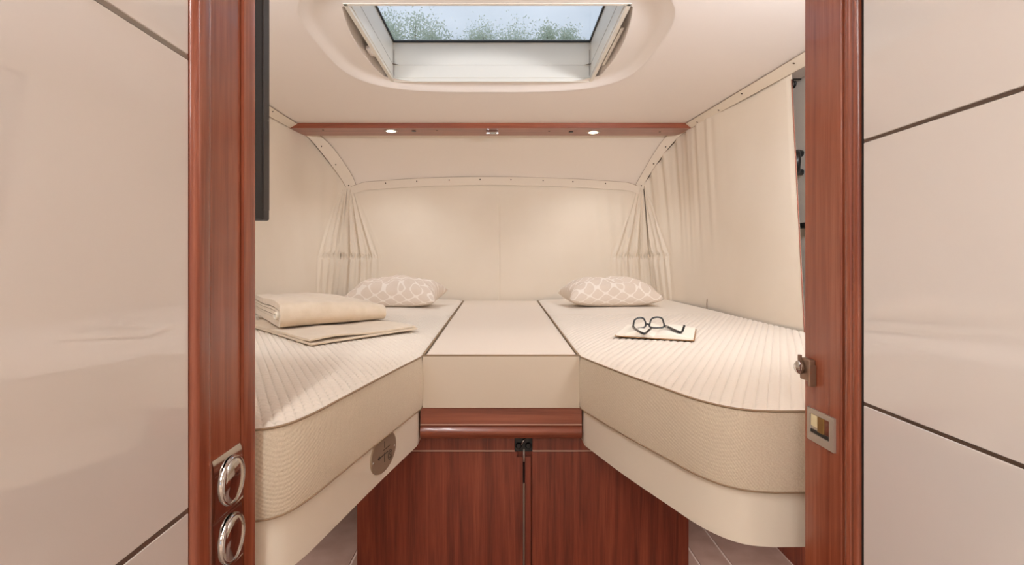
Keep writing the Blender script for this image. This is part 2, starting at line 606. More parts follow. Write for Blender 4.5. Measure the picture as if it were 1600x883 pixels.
# latch plate
bm = bmesh.new()
y0, y1, z0, z1 = 0.734, 0.798, 0.7405, 0.787
fw = 0.007
box(bm, XR - 0.003, XR + 0.001, y0, y1, z1 - fw, z1)
box(bm, XR - 0.003, XR + 0.001, y0, y1, z0, z0 + fw + 0.004)
box(bm, XR - 0.003, XR + 0.001, y0, y0 + fw + 0.004, z0 + fw + 0.004, z1 - fw)
box(bm, XR - 0.003, XR + 0.001, y1 - fw, y1, z0 + fw + 0.004, z1 - fw)
lp = put('latch_plate', bm, M_satin, t2)
lp['label'] = 'satin metal latch plate'
put('recess', B(XR - 0.0012, XR - 0.0006, y0 + fw, y1 - fw, z0 + fw, z1 - fw), M_chrome, lp)
put('pull', B(XR - 0.0022, XR - 0.001, 0.775, 0.790, 0.762, 0.779, 0.0004), mat('pale_gold_pull', lin(235, 222, 180), 0.3, 0.2), lp)
put('latch_tongue', B(XR - 0.0024, XR - 0.001, 0.7595, 0.7735, 0.757, 0.779, 0.0004), mat('brass_tongue', lin(160, 130, 80), 0.35, 0.9), lp)
put('lower_lip', B(XR - 0.0022, XR - 0.001, 0.746, 0.791, 0.7525, 0.7575, 0.0004), M_black, lp)
# door catch with a knob
bm = B(XR - 0.010, XR, 0.781, 0.806, 0.826, 0.858, 0.002)
box(bm, XR - 0.0105, XR, 0.779, 0.783, 0.820, 0.850, 0.001)
box(bm, XR - 0.013, XR - 0.009, 0.800, 0.806, 0.846, 0.862, 0.001)
cp = put('door_catch', bm, mat('bronze_catch', lin(140, 112, 92), 0.35, 0.6), t2)
cp['label'] = 'bronze coloured door catch'
put('catch_knob', lathe(bmesh.new(), [(0.007, 0), (0.0088, 0.001), (0.0098, 0.003), (0.0098, 0.006), (0.007, 0.0085), (0, 0.009)], (XR - 0.010, 0.799, 0.844), (-1, 0, 0), 24), M_chrome, cp, smooth='auto')

# ================================================================== CORRIDOR CABINETS
def wardrobe(name, sgn, x, y1, joints, label, sm, sh):
    t = thing(name, (x + sgn * 0.3, 0.0, 0), label, 'cabinet')
    xa, xb = sorted((x + sgn * 0.02, x + sgn * 0.75))
    put('carcass', B(xa, xb, -0.7, y1 - 0.004, 0.0, CZ - 0.002), M_wall, t)
    zs = [0.03] + joints + [CZ - 0.006]
    for a, b in zip(zs, zs[1:]):
        xa, xb = sorted((x, x + sgn * 0.019))
        put('door_panel', B(xa, xb, -0.7, y1 - 0.002, a + sh + 0.0002, b - sh - 0.0002, 0.0008, 1), M_gloss, t)
    for z in joints:
        xa, xb = sorted((x + sgn * 0.0005, x + sgn * 0.019))
        s = put('joint_strip', B(xa, xb, -0.7, y1 - 0.002, z - sh, z + sh), sm, t)
    return t

wardrobe('tall_cabinet', -1, XL - 0.004, 0.619, [0.717, 1.231], 'tall cream gloss cabinet on the left with widely spaced steel joint strips', M_strip, 0.0026)
wardrobe('tall_cabinet', 1, XR + 0.004, 0.686, [0.8205, 1.1505], 'tall cream gloss cabinet on the right reflecting the roof hatch', mat('dark_bronze_strip', lin(104, 86, 74), 0.35, 0.6), 0.0018)

# ================================================================== ROOF HATCH
h = thing('window_1', (HCX, HCY, HZ), 'white framed roof hatch with a view of sky and treetops', 'roof hatch', kind='structure')
# moulded panel recessed into the ceiling, with a bowed opening
def bowed(a, grow=0.0, bow=0.038):
    # ray from the centre to the rectangle, bowed on its short sides
    c, s = math.cos(a), math.sin(a)
    hx, hy = (HX1 - HX0) / 2 + grow, (HY1 - HY0) / 2 + grow
    k = min(hx / abs(c) if abs(c) > 1e-6 else 9, hy / abs(s) if abs(s) > 1e-6 else 9)
    x, y = c * k, s * k
    if abs(abs(x) - hx) < 1e-6:
        x += math.copysign(bow * (1 - (y / hy) ** 2), x)
    return HCX + x, HCY + y
rings = []
for sc, z in ((1.004, CZ + 0.0008), (0.998, CZ + 0.0004), (0.99, CZ + 0.002), (0.975, CZ + 0.008), (0.955, CZ + 0.0165), (0.94, CZ + 0.0205), (0.92, CZ + 0.0225), (0.89, CZ + 0.0215)):
    rings.append([(*superell(a, sc), z) for a in ang])
rings.append([(*bowed(a, 0.008), HZ + 0.0005) for a in ang])
rings.append([(*bowed(a, 0.004), HZ + 0.0) for a in ang])
rings.append([(*bowed(a, 0.0025), HZ + 0.0025) for a in ang])
rings.append([(*bowed(a, 0.0025), HZ + 0.08) for a in ang])
V = [v for r in rings for v in r]
Fc = [(i * N + k, i * N + (k + 1) % N, (i + 1) * N + (k + 1) % N, (i + 1) * N + k) for i in range(len(rings) - 1) for k in range(N)]
put('surround', (V, Fc), M_mould, h, smooth='auto')
# grey closing ring high in the gap
V = [(*bowed(a, 0.004), HZ + 0.0700) for a in ang] + [(*bowed(a, -0.01, 0), HZ + 0.0700) for a in ang]
put('gap_cover', (V, [(k, (k + 1) % N, N + (k + 1) % N, N + k) for k in range(N)]), M_hatchgrey, h)
# inner frame: four walls
bm = bmesh.new()
tw = 0.009
zt = HZ + 0.1785
box(bm, HX0, HX0 + tw, HY0, HY1, HZ + 0.0015, zt)
box(bm, HX1 - tw, HX1, HY0, HY1, HZ + 0.0015, zt)
box(bm, HX0 + tw, HX1 - tw, HY1 - tw, HY1, HZ + 0.0015, zt)
box(bm, HX0 + tw, HX1 - tw, HY0, HY0 + tw, HZ + 0.0015, zt)
put('frame', bm, M_hatch, h)
bm = bmesh.new()                                           # thin stepped lip round the inside
for zz, ww in ((HZ + -0.0015, 0.013), (HZ + 0.0160, 0.012)):
    hgt = 0.009 if zz < HZ else 0.0035
    box(bm, HX0 - 0.001, HX0 + ww, HY0, HY1, zz, zz + hgt, 0.001)
    box(bm, HX1 - ww, HX1 + 0.001, HY0, HY1, zz, zz + hgt, 0.001)
    box(bm, HX0, HX1, HY1 - ww, HY1 + 0.001, zz, zz + hgt, 0.001)
    box(bm, HX0, HX1, HY0 - 0.001, HY0 + ww, zz, zz + hgt, 0.001)
put('blind_track', bm, M_hatch, h)
bm = bmesh.new()
for (x, y) in ((HX0 + 0.013, HY1 - 0.012), (HX1 - 0.013, HY1 - 0.012)):
    box(bm, x - 0.0008, x + 0.0008, y - 0.001, y + 0.004, HZ + 0.0250, HZ + 0.1350)
put('corner_joint', bm, M_hatchgrey, h)
bm = bmesh.new()
sw = 0.006
zs0, zs1 = HZ + 0.1660, HZ + 0.1730
box(bm, HX0 + tw, HX0 + tw + sw, HY0 + tw, HY1 - tw, zs0, zs1)
box(bm, HX1 - tw - sw, HX1 - tw, HY0 + tw, HY1 - tw, zs0, zs1)
box(bm, HX0 + tw + sw, HX1 - tw - sw, HY1 - tw - sw, HY1 - tw, zs0, zs1)
box(bm, HX0 + tw + sw, HX1 - tw - sw, HY0 + tw, HY0 + tw + sw, zs0, zs1)
put('rubber_seal', bm, M_rubber, h)
put('pane', B(HX0 + tw, HX1 - tw, HY0 + tw, HY1 - tw, HZ + 0.1730, HZ + 0.1770), M_glass, h)
# latch in the left gap, slats of a vent in the right one
bm = B(HX0 - 0.030, HX0 - 0.004, 2.003, 2.077, HZ + 0.0150, HZ + 0.0320, 0.005)
box(bm, HX0 - 0.012, HX0 - 0.001, 2.02, 2.06, HZ + 0.0080, HZ + 0.0220, 0.003)
put('latch', bm, M_mould, h, smooth='auto')
put('blind_edge', B(HX1 + 0.014, HX1 + 0.026, 1.83, 2.18, HZ + 0.0180, HZ + 0.0240, 0.001), M_hatch, h)

# ================================================================== BACK OF THE ROOM: tapes, panel, curtains
L_in = cat([(-1.122, .77, 1.744), (-1.120, 1.4, 1.744), (-1.119, 2.0, 1.744), (-1.112, 2.75, 1.744), (-1.100, 3.0, 1.743), (-1.067, 3.15, 1.737), (-1.003, 3.25, 1.665), (-.925, 3.34, 1.53), (-.897, 3.36, 1.447)], 12)
L_out = cat([(-1.162, .77, 1.718), (-1.160, 1.4, 1.718), (-1.158, 2.0, 1.718), (-1.152, 2.70, 1.718), (-1.145, 2.97, 1.722), (-1.125, 3.11, 1.722), (-1.072, 3.22, 1.644), (-.994, 3.325, 1.515), (-.957, 3.345, 1.444)], 12)
R_in = cat([(1.150, .82, 1.744), (1.110, 1.4, 1.744), (1.065, 2.0, 1.744), (1.005, 2.75, 1.744), (.982, 3.0, 1.743), (.956, 3.15, 1.730), (.895, 3.25, 1.628), (.836, 3.34, 1.50), (.810, 3.36, 1.447)], 12)
R_out = cat([(1.195, .82, 1.718), (1.155, 1.4, 1.718), (1.110, 2.0, 1.718), (1.040, 2.70, 1.718), (1.018, 2.97, 1.720), (1.004, 3.11, 1.706), (.9456, 3.22, 1.6195), (.882, 3.32, 1.50), (.868, 3.345, 1.444)], 12)


def ribbon(name, a, b, m, parent, inset=0.002, edges=(0, -1)):
    n = len(a)
    P = np.stack([a, (a * 2 + b) / 3, (a + b * 2) / 3, b], 1)
    nr = normals(P)
    c = np.array([0, 2.0, 1.2]) - P
    sg = np.sign((nr * c).sum(-1, keepdims=True))
    nr = nr * sg
    Q = P + nr * (inset + 0.0025)
    for e_ in edges:
        put('seam', tube(bmesh.new(), [tuple(q) for q in Q[::3, e_]], 0.0009, 5), M_piping, parent, smooth=True)  # dark line along the tape edge stands in for a shadow gap
    return put(name, gridmesh(Q, -0.0025, nr), m, parent, smooth='auto'), Q, nr


M_snap = mat('dark_snap_metal', lin(96, 76, 60), 0.4, 0.5)


def snap(parent, p, n, r=0.0042):
    return put('snap_stud', lathe(bmesh.new(), [(r, 0), (r, 0.001), (r * .7, 0.0022), (0, 0.0024)], p, n, 12), M_snap, parent, smooth=True)


def nearest(Q, nr, px, py):
    d = np.array([(px - VX) / F, 1, (VY - py) / F])
    R = Q - np.array([0, 0, CAMZ])
    R = R.reshape(-1, 3)
    u = R[:, [0, 2]] / R[:, 1:2]
    i = np.argmin(((u - d[[0, 2]]) ** 2).sum(1))
    return Vector(Q.reshape(-1, 3)[i]), Vector(nr.reshape(-1, 3)[i])


def dense(a):
    return resample(a, 260)


tl = thing('snap_tape', (-1.12, 1.8, 1.7), 'cream snap tape curving down above the blanket side curtain', 'curtain tape')
_, Q, nr = ribbon('tape', dense(L_in), dense(L_out), M_tape, tl)
for p in ((427, 174), (502, 227.6), (526, 257), (546, 288.7)):
    q, n = nearest(Q, nr, *p); snap(tl, q, n)
tr_ = thing('snap_tape', (1.1, 1.8, 1.7), 'cream snap tape curving down above the book side curtain', 'curtain tape')
_, Q, nr = ribbon('tape', dense(R_in), dense(R_out), M_tape, tr_)
for p in ((1240, 98), (1159.6, 148), (1122, 171), (1090, 192), (1041, 229), (1019, 256), (1000.6, 290)):
    q, n = nearest(Q, nr, *p); snap(tr_, q, n)

# curved padded panel between the rail and the back curtain
k0 = 4 * 12
A, Bc = resample(L_in[k0 - 2:], 40), resample(R_in[k0 - 2:], 40)
s = np.linspace(0, 1, 60)[None, :, None]
P = A[:, None] * (1 - s) + Bc[:, None] * s
tt = np.linspace(0, 1, 40)[:, None]
bowf = (1 - (2 * s[..., 0] - 1) ** 2)
P[..., 1] += 0.055 * bowf * sstep(0.1, 1, tt)
P[..., 2] += 0.045 * bowf * sstep(0.3, 1, tt) + 0.002
nr = normals(P)
tag(put('ceiling_back', gridmesh(P, 0.012, nr * np.sign((nr[20, 30] * np.array([0, 1, 0.6])).sum())), M_panel, smooth='auto'),
    'curved cream panel between the wooden rail and back curtain', 'wall panel', kind='structure')
backtop = P[-3].copy()

# wave-like gathers near the back corners
ZR = 1.03


def gather(sd, z, side):
    """sd: distance from the corner (m), z height -> displacement"""
    up = np.clip((1.46 - z) / (1.46 - ZR), 0, 1)
    spread = np.where(z > ZR, 0.035 + 0.175 * up, 0.21 + 0.05 * (ZR - z))
    q = sd / spread
    env = sstep(1.35, 0.75, q)
    amp = 0.8 * np.where(z > ZR, 0.013 * up ** 0.8, 0.013 * np.clip(1 - (ZR - z) / 0.42, 0.2, 1))
    f = np.sin(2 * PI * (3.3 * q + 0.25 * np.sin(3 * z + side) + 0.1 * side)) + 0.55 * np.sin(2 * PI * (6.1 * q + 0.3 * side) + 4 * z)
    r = np.exp(-((z - ZR) / 0.020) ** 2)
    fine = 0.006 * r * np.sin(2 * PI * 12 * q + side) * env - 0.006 * r * env
    return amp * env * f * (1 - 0.6 * r) + fine


def curtain_grid(top, bot, nu, nv):
    T, Bt = resample(top, nu), resample(bot, nu)
    v = np.linspace(0, 1, nv)[None, :, None]
    return Bt[:, None] * (1 - v) + T[:, None] * v


def side_curtain(name, top, bot, side, label, extra):
    P = curtain_grid(top, bot, 420, 130)
    nr = normals(P)
    nr *= np.sign(-side * nr[50, 60, 0])
    d = np.r_[0, np.cumsum(np.linalg.norm(np.diff(P[:, 40], axis=0), axis=1))]
    sd = (d[-1] - d)[:, None] * np.ones((1, P.shape[1]))
    z = P[..., 2]
    D = gather(sd, z, side + 2) + extra(sd, z)
    P = P + nr * D[..., None]
    t = thing(name, (side * 1.1, 2.4, 0.66), label, 'curtain')
    put('cloth', gridmesh(P, -0.003, nr), M_curtain, t, smooth='auto')
    return t, P


def foldsL(sd, z):
    e = sstep(0.35, 0.0, sd)
    return 0.003 * e * np.sin(sd * 60) * sstep(.8, 1.2, z) + 0.004 * np.sin(sd * 3.1 + z * 2) + 0.0025 * np.sin(sd * 9 + 2 * z)


def foldsR(sd, z):
    e = sstep(1.15, 0.25, sd) * sstep(0.85, 1.5, z)
    a = 0.0062 * e * (np.sin(2 * PI * sd / 0.128 + 0.9 * np.sin(z * 4) + 1.3 * np.sin(sd * 7)) + 0.4 * np.sin(2 * PI * sd / 0.071 + z * 3))
    return a + 0.004 * np.sin(sd * 4.1 + z * 3) + 0.003 * np.sin(sd * 8 - 3 * z)


iL = 0
tcl, PL = side_curtain('curtain', L_out, cat([(-1.075, .77, .66), (-1.075, 1.4, .66), (-1.075, 2.0, .66), (-1.07, 2.7, .66), (-1.066, 2.97, .66), (-1.062, 3.12, .66), (-1.056, 3.25, .66), (-1.05, 3.35, .66), (-1.045, 3.385, .66)], 12), -1,
                     'cream side curtain beside the folded blankets and television', foldsL)
# right curtain starts further back with a slanting free edge
Rk = R_out[np.where(R_out[:, 1] > 2.1)[0]]
Rtop = np.vstack([[1.106, 2.085, 1.718], Rk])
Rbot = cat([(.974, 1.741, .66), (.978, 2.1, .66), (.985, 2.6, .66), (.985, 2.95, .66), (.972, 3.2, .66), (.958, 3.34, .66), (.952, 3.385, .66)], 10)
tcr, PR = side_curtain('curtain', Rtop, Rbot, 1, 'cream side curtain with a loose front edge by the right doorpost', foldsR)
put('edge_binding', tube(bmesh.new(), [tuple(p) for p in PR[0][::6]], 0.0022, 6), M_stitch, tcr, smooth=True)
# short zip slit near the bed
zp = [at(1105, 470, 2.62), at(1104.5, 478, 2.62), at(1104, 487, 2.62)]
def on_right(px, py):
    u = np.array([(px - VX) / F, (VY - py) / F])
    R = PR.reshape(-1, 3)
    uv = np.stack([R[:, 0] / R[:, 1], (R[:, 2] - CAMZ) / R[:, 1]], 1)
    return R[np.argmin(((uv - u) ** 2).sum(1))] + np.array([-0.003, 0, 0])
put('slit', tube(bmesh.new(), [on_right(1105.5, y) for y in (468, 474, 480, 486)], 0.002, 6), M_piping, tcr, smooth=True)

# back curtain
top = resample(np.vstack([backtop]), 200)
top = np.vstack([[-0.955, 3.345, 1.444], top[6:-6], [.866, 3.345, 1.444]])
bot = cat([(-1.045, 3.385, .66), (-.7, 3.36, .66), (-.3, 3.335, .66), (0, 3.33, .66), (.3, 3.335, .66), (.65, 3.36, .66), (.952, 3.385, .66)], 12)
P = curtain_grid(top, bot, 460, 130)
nr = normals(P)
nr *= np.sign(-nr[230, 60, 1])
dx = np.linalg.norm(P - P[:1], axis=-1)
dx2 = np.linalg.norm(P - P[-1:], axis=-1)
z = P[..., 2]
D = gather(dx, z, -1.3) * 1.15 + gather(dx2, z, 0.8)
e2 = sstep(0.42, 0.05, dx2) * sstep(0.9, 1.1, z) * sstep(1.5, 1.3, z)
D += 0.005 * e2 * np.sin(2 * PI * dx2 / 0.075 + 0.5 * z)
D += 0.004 * np.sin(P[..., 0] * 5 + z * 2) + 0.002 * np.sin(P[..., 0] * 13 + 1.5 * z)
D += -0.004 * np.exp(-((P[..., 0] + 0.02) / 0.004) ** 2) * sstep(1.45, 1.3, z)      # centre seam
P = P + nr * D[..., None]
tb = thing('curtain', (0, 3.36, 0.66), 'cream back curtain with gathered corners behind the two pillows', 'curtain')
put('cloth', gridmesh(P, -0.003, nr), M_curtain, tb, smooth='auto')
tt3 = thing('snap_tape', (0, 3.38, 1.47), 'straight cream snap tape along the top of the back curtain', 'curtain tape')
a = P[:, -1] + nr[:, -1] * 0.001
b = P[:, -1] * 1.0
b = P[:, -8] + nr[:, -11] * 0.001
a[:, 2] += 0.006
_, Q, nq = ribbon('tape', a[6:-6:2], b[6:-6:2], M_tape, tt3, 0.0035, (0,))
for p in ((602, 285), (652, 283), (702, 282), (750, 282), (798.5, 282), (848, 283), (896, 285), (947, 288)):
    q, n = nearest(Q, nq, *p); snap(tt3, q, n)

# ================================================================== BEDS
def outline(side):
    if side > 0:
        p = [(.218, 3.31), (.208, 2.35), (.1985, 1.405), (.2005, 1.385), (.2545, 1.204), (.310, 1.0465), (.345, .955), (.385, .903), (.432, .886), (.52, .885), (.972, .885)]
    else:
        p = [(-.241, 3.31), (-.223, 2.35), (-.2055, 1.405), (-.2075, 1.385), (-.2545, 1.144), (-.289, .951), (-.306, .862), (-.328, .806), (-.368, .785), (-.45, .783), (-1.045, .783)]
    a = cat(p[:3], 10)
    b = cat(p[3:], 12)
    return np.vstack([a[:-1], b])


def dist_poly(X, Y, poly):
    best = np.full(X.shape, 9.0)
    for (x0, y0), (x1, y1) in zip(poly[:-1], poly[1:]):
        dx, dy = x1 - x0, y1 - y0
        L = dx * dx + dy * dy
        t = np.clip(((X - x0) * dx + (Y - y0) * dy) / max(L, 1e-12), 0, 1)
        best = np.minimum(best, np.hypot(X - x0 - t * dx, Y - y0 - t * dy))
    return best


def mattress(side, label):
    O = outline(side)
    yf = O[-1, 1]
    xw = O[-1, 0]
    t = thing('mattress', ((O[0, 0] + xw) / 2, 2.0, 0.6226), label, 'mattress')
    # quilted top: columns run along the slanting ribs, so that every seam is sharp
    mono = O[:-12]                                        # the part from the back down to the front corner
    yy_, xx_ = mono[::-1, 1], mono[::-1, 0]
    th = math.radians(27)
    tn = math.tan(th)
    ow = resample(O, 120)

    def height(X, Y, quilted):
        d = dist_poly(X, Y, ow)
        crown = 0.011 * (1 - np.exp(-d / 0.018)) + 0.006 * sstep(0.03, 0.3, d)
        p = (X * side - Y * tn) * math.cos(th)
        q = X * side * math.sin(th) + Y * math.cos(th)
        seam = -0.003 * np.exp(-((Y - 2.37) / 0.006) ** 2)
        if not quilted:
            return ZB + crown + seam
        ph = (p / (0.0185 if side > 0 else 0.0162)) % 1.0
        rib = np.sqrt(np.clip(1 - (2 * ph - 1) ** 2, 0, 1))
        cw = np.sqrt(np.abs(np.sin(PI * (q + 0.0035 * (2 * ph - 1) ** 2) / (0.0185 if side < 0 else 0.013))))
        quilt = 0.0052 * (rib - 1) + (0.0085 if side < 0 else 0.0022) * (cw - 1) * np.clip(rib * 1.2, 0, 1)
        return ZB + crown + seam + quilt * sstep(2.37, 2.30, Y) * sstep(0.0, 0.015, d)

    def limits(ys):
        return np.interp(ys, yy_, xx_)
    ys = np.r_[yf + np.linspace(0, 1, 12)[:-1] ** 1.5 * 0.025, np.arange(yf + 0.025, 1.75, 0.0030), np.arange(1.75, 2.37, 0.006), 2.37]
    rp = 0.0185 if side > 0 else 0.0162
    per = rp / math.cos(th)
    c_in = (xx_.min() if side > 0 else -xx_.max()) - 2.37 * tn
    c_out = abs(xw) - yf * tn
    ks = np.arange(math.floor(c_in / per) - 1, math.ceil(c_out / per) + 1)
    cols = (ks[:, None] + np.array([0, 0.06, 0.2, 0.5, 0.8, 0.94])[None]).ravel() * per
    Xr = cols[None, :] + ys[:, None] * tn
    xi = np.abs(limits(ys))[:, None] * (1 if True else 1)
    xi = (limits(ys) * side)[:, None]
    Xc = np.clip(Xr, xi, abs(xw))
    X = Xc * side
    Y = ys[:, None] * np.ones_like(X)
    Z = height(X, Y, True)
    V1_, F1_ = gridmesh(np.stack([X, Y, Z], -1))
    F1_ = np.array(F1_)
    xf = X.ravel()[F1_]
    F1_ = F1_[(xf.max(1) - xf.min(1)) > 1e-5]
    ys2 = np.linspace(2.37, 3.31, 60)
    u = np.linspace(0, 1, 60)[None]
    xe2 = limits(ys2)[:, None]
    X2 = xe2 + (xw - xe2) * u
    Y2 = ys2[:, None] * np.ones((1, 60))
    V2_, F2_ = gridmesh(np.stack([X2, Y2, height(X2, Y2, False)], -1))
    V1_ = np.array(V1_)
    used = np.unique(F1_)
    remap = -np.ones(len(V1_), int)
    remap[used] = np.arange(len(used))
    F1_ = remap[F1_]
    V1_ = V1_[used]
    put('quilted_top', (V1_.tolist() + V2_, F1_.tolist() + (np.array(F2_) + len(V1_)).tolist()), M_top, t, smooth=True)
    # woven border, bulging a little
    R = resample(O, 260)
    tg = np.gradient(R, axis=0)
    tg /= np.linalg.norm(tg, axis=1, keepdims=True)
    nrm = np.stack([-tg[:, 1], tg[:, 0]], 1) * side       # outward
    if (nrm[40] * np.array([-side, 0])).sum() < 0:
        nrm = -nrm
    hs = np.linspace(0, 1, 9)
    prof = 0.004 * np.sin(PI * hs) ** 0.6
    Zs = ZB - hs * (ZB - 0.6226)
    G = np.zeros((260, 9, 3))
    G[..., 0] = R[:, :1] + nrm[:, :1] * prof[None]
    G[..., 1] = R[:, 1:] + nrm[:, 1:] * prof[None]
    G[..., 2] = Zs[None]
    n3 = np.zeros_like(G)
    n3[..., 0], n3[..., 1] = -nrm[:, :1], -nrm[:, 1:]
    put('border', gridmesh(G, 0.02, n3), M_border, t, smooth='auto')
    put('piping', tube(bmesh.new(), [(x + n[0] * 0.001, y + n[1] * 0.001, ZB + 0.001) for (x, y), n in zip(R[::1], nrm[::1])], 0.0019, 6), M_piping, t, smooth=True)
    put('bottom_seam', tube(bmesh.new(), [(x + n[0] * 0.0005, y + n[1] * 0.0005, 0.6235) for (x, y), n in zip(R, nrm)], 0.0016, 6), M_piping, t, smooth=True)
    # cream fascia board below
    zb = 0.53
    I = R - nrm * 0.009
    tb_ = thing('bed_base', ((O[0, 0] + xw) / 2, 2.0, zb), 'cream rounded bed base board under the ' + ('mattress with the open book' if side > 0 else 'mattress with the folded blankets, bearing a metal plate'), 'bed base')
    poly = [tuple(p) for p in I] + [(xw, 3.31)]
    put('fascia', prism(bmesh.new(), poly, 'z', zb, 0.6205), M_fascia, tb_, smooth='auto')
    return t, tb_, O, R, nrm


mr, br, OR, RR, NR = mattress(1, 'quilted cream mattress under the open book, rounded front corner')
ml, bl, OL, RL, NL = mattress(-1, 'quilted cream mattress carrying the folded blankets')

# dark timber panels closing the space under the right bed
tag(put('trim_3', B(0.958, 1.0, 0.86, 3.3, 0.0, 0.528), M_wood_door), 'dark timber side panel low under the right bed base', 'panel', kind='structure')

# infill mattress between the beds
ti = thing('mattress', (0, 2.3, 0.6226), 'plain narrow infill mattress between the two quilted ones', 'mattress')
pts = [(-.1995, 1.402), (.1925, 1.402), (.211, 3.31), (-.234, 3.31)]
bm = prism(bmesh.new(), pts, 'z', 0.6226, ZB + 0.004)
bmesh.ops.bevel(bm, geom=bm.edges[:], offset=0.005, segments=3, affect='EDGES')
put('cushion', bm, M_insert, ti, smooth='auto')
put('front_border', B(-.2050, .1982, 1.3965, 1.404, 0.6226, ZB, 0.001), M_insertside, ti)
put('piping', tube(bmesh.new(), [(-.222, 2.35, ZB + .004), (-.2025, 1.3985, ZB + .002), (.1955, 1.3985, ZB + .002), (.2055, 2.35, ZB + .004), (.2155, 3.31, ZB + .004)], 0.0028, 6), M_piping, ti, smooth=True)
put('piping', tube(bmesh.new(), [(-.2045, 1.41, ZB + .003), (-.2215, 2.35, ZB + .004), (-.2385, 3.31, ZB + .004)], 0.0028, 6), M_piping, ti, smooth=True)

# wooden front board below the infill mattress
tf = thing('pull_out_front', (0, 1.42, 0.54), 'two tiered cherry wood front board under the infill mattress', 'bed front')
put('upper_board', B(-.2125, .2055, 1.404, 1.44, 0.5785, 0.6215, 0.0015), M_wood_x, tf)
prof = [(1.44, 0.54), (1.412, 0.54)] + [(1.412 - 0.0105 * math.sin(PI * k / 8) , 0.54 + 0.036 * k / 8) for k in range(1, 8)] + [(1.406, 0.577), (1.44, 0.577)]
put('lower_rail', prism(bmesh.new(), prof, 'x', -.2125, .2055), M_wood_x, tf, smooth='auto')
put('edge_line', B(-.2125, .2055, 1.4025, 1.42, 0.5768, 0.5792), M_line, tf)

# cupboard under it
YC = 1.452
k = YC / F
cX0, cX1 = (558 - VX) * k, (1076 - VX) * k
tc_ = thing('cupboard', (0.05, 1.7, 0.006), 'dark cherry wood cupboard with two doors under the beds', 'cupboard')
put('carcass', B(cX0, cX1, YC + 0.018, 2.1, 0.006, 0.528), M_wood_door, tc_)
ztr = 1 - (705.5 - VY) * k
gx = [(v - VX) * k for v in (817.0, 820.3, 829.6, 831.4)]
lx0, lx1 = (804 - VX) * k, (832 - VX) * k
put('top_rail', B(cX0, lx0, YC, YC + 0.02, ztr + 0.003, 0.5275, 0.001), M_wood_door, tc_)
put('top_rail', B(lx1, cX1, YC, YC + 0.02, ztr + 0.003, 0.5275, 0.001), M_wood_door, tc_)
put('edge_line', B(cX0, lx0, YC + 0.0005, YC + 0.02, ztr - 0.0005, ztr + 0.0028), M_line, tc_)
put('edge_line', B(lx1, cX1, YC + 0.0005, YC + 0.02, ztr - 0.0005, ztr + 0.0028), M_line, tc_)
zd = ztr - 0.0015
# doors notch below the latch
dl = prism(bmesh.new(), [(cX0, 0.02), (gx[0], 0.02), (gx[0], zd - 0.014), ((808 - VX) * k, zd - 0.014), ((808 - VX) * k, zd), (cX0, zd)], 'y', YC, YC + 0.02)
put('door', dl, M_wood_door, tc_)
put('door', B(gx[3], cX1, YC, YC + 0.02, 0.02, zd, 0.0008), M_wood_door, tc_)
st = put('centre_stile', B(gx[1], gx[2], YC + 0.001, YC + 0.02, 0.02, zd - 0.013, 0.0008), M_wood_door, tc_)
put('metal_edge', B(gx[0] + 0.001, gx[1] - 0.001, YC + 0.003, YC + 0.02, 0.02, zd - 0.085), M_strip, tc_)
put('slot', B(gx[0] + 0.0005, gx[1] - 0.0005, YC + 0.012, YC + 0.022, zd - 0.085, zd - 0.01), M_dark, tc_)
lt = put('latch', B(lx0, lx1, YC + 0.006, YC + 0.03, ztr - 0.002, 0.5275), M_black, tc_)
lt['label'] = 'black latch mechanism'
xm = (lx0 + lx1) / 2
put('latch_lever', tube(bmesh.new(), [(xm - 0.006, YC + 0.001, ztr + 0.017), (xm + 0.003, YC + 0.001, 0.5265)], 0.0018, 8), M_chrome, lt, smooth=True)
for s_ in (-1, 1):
    put('latch_roller', lathe(bmesh.new(), [(0, -0.004), (0.0075, -0.004), (0.0085, 0), (0.006, 0.004), (0, 0.0045)], (xm + s_ * 0.013, YC + 0.004, ztr + 0.014), (0, -1, 0), 16), M_black, lt, smooth='auto')
put('latch_pin', tube(bmesh.new(), [(gx[0] + 0.0028, YC + 0.001, ztr + 0.006), (gx[0] + 0.0028, YC + 0.001, zd - 0.026)], 0.0024, 8), M_satin, lt, smooth=True)

# oval plate on the left bed base
def fpos(y):                                             # point on the left fascia at depth y, with outward normal
    i = int(np.argmin(np.abs(RL[:, 1] - y) + (RL[:, 0] < -.31) * 9))
    nn = np.array([NL[i, 0], NL[i, 1]])
    pp = np.array([RL[i, 0], RL[i, 1]]) - nn * 0.009
    return pp, nn
pp, nn = fpos(1.172)
tg = np.array([-nn[1], nn[0]])
if tg[1] < 0: tg = -tg
zc = 0.587
def on_plate(u, v, o=0.0):                               # u along the board (towards the back), v up, o outward
    return (pp[0] + tg[0] * u + nn[0] * o, pp[1] + tg[1] * u + nn[1] * o, zc + v)
bm = bmesh.new()
rx, rz = 0.066, 0.041
fr = [bm.verts.new(on_plate(rx * math.cos(2 * PI * k_ / 48), max(-9, min(0.034, rz * math.sin(2 * PI * k_ / 48))), 0.0032)) for k_ in range(48)]
bk = [bm.verts.new(on_plate(rx * 1.02 * math.cos(2 * PI * k_ / 48), min(0.0345, rz * 1.02 * math.sin(2 * PI * k_ / 48)), 0.0)) for k_ in range(48)]
bm.faces.new(fr)
for k_ in range(48):
    bm.faces.new((fr[k_], bk[k_], bk[(k_ + 1) % 48], fr[(k_ + 1) % 48]))
pla = put('metal_plate', bm, M_pewter, bl)
pla['label'] = 'oval pewter plate engraved with crossed lines'
def mark(a, b, r=0.0011):
    return tube(bmesh.new(), [on_plate(a[0], a[1], 0.0034), on_plate(b[0], b[1], 0.0034)], r, 6)
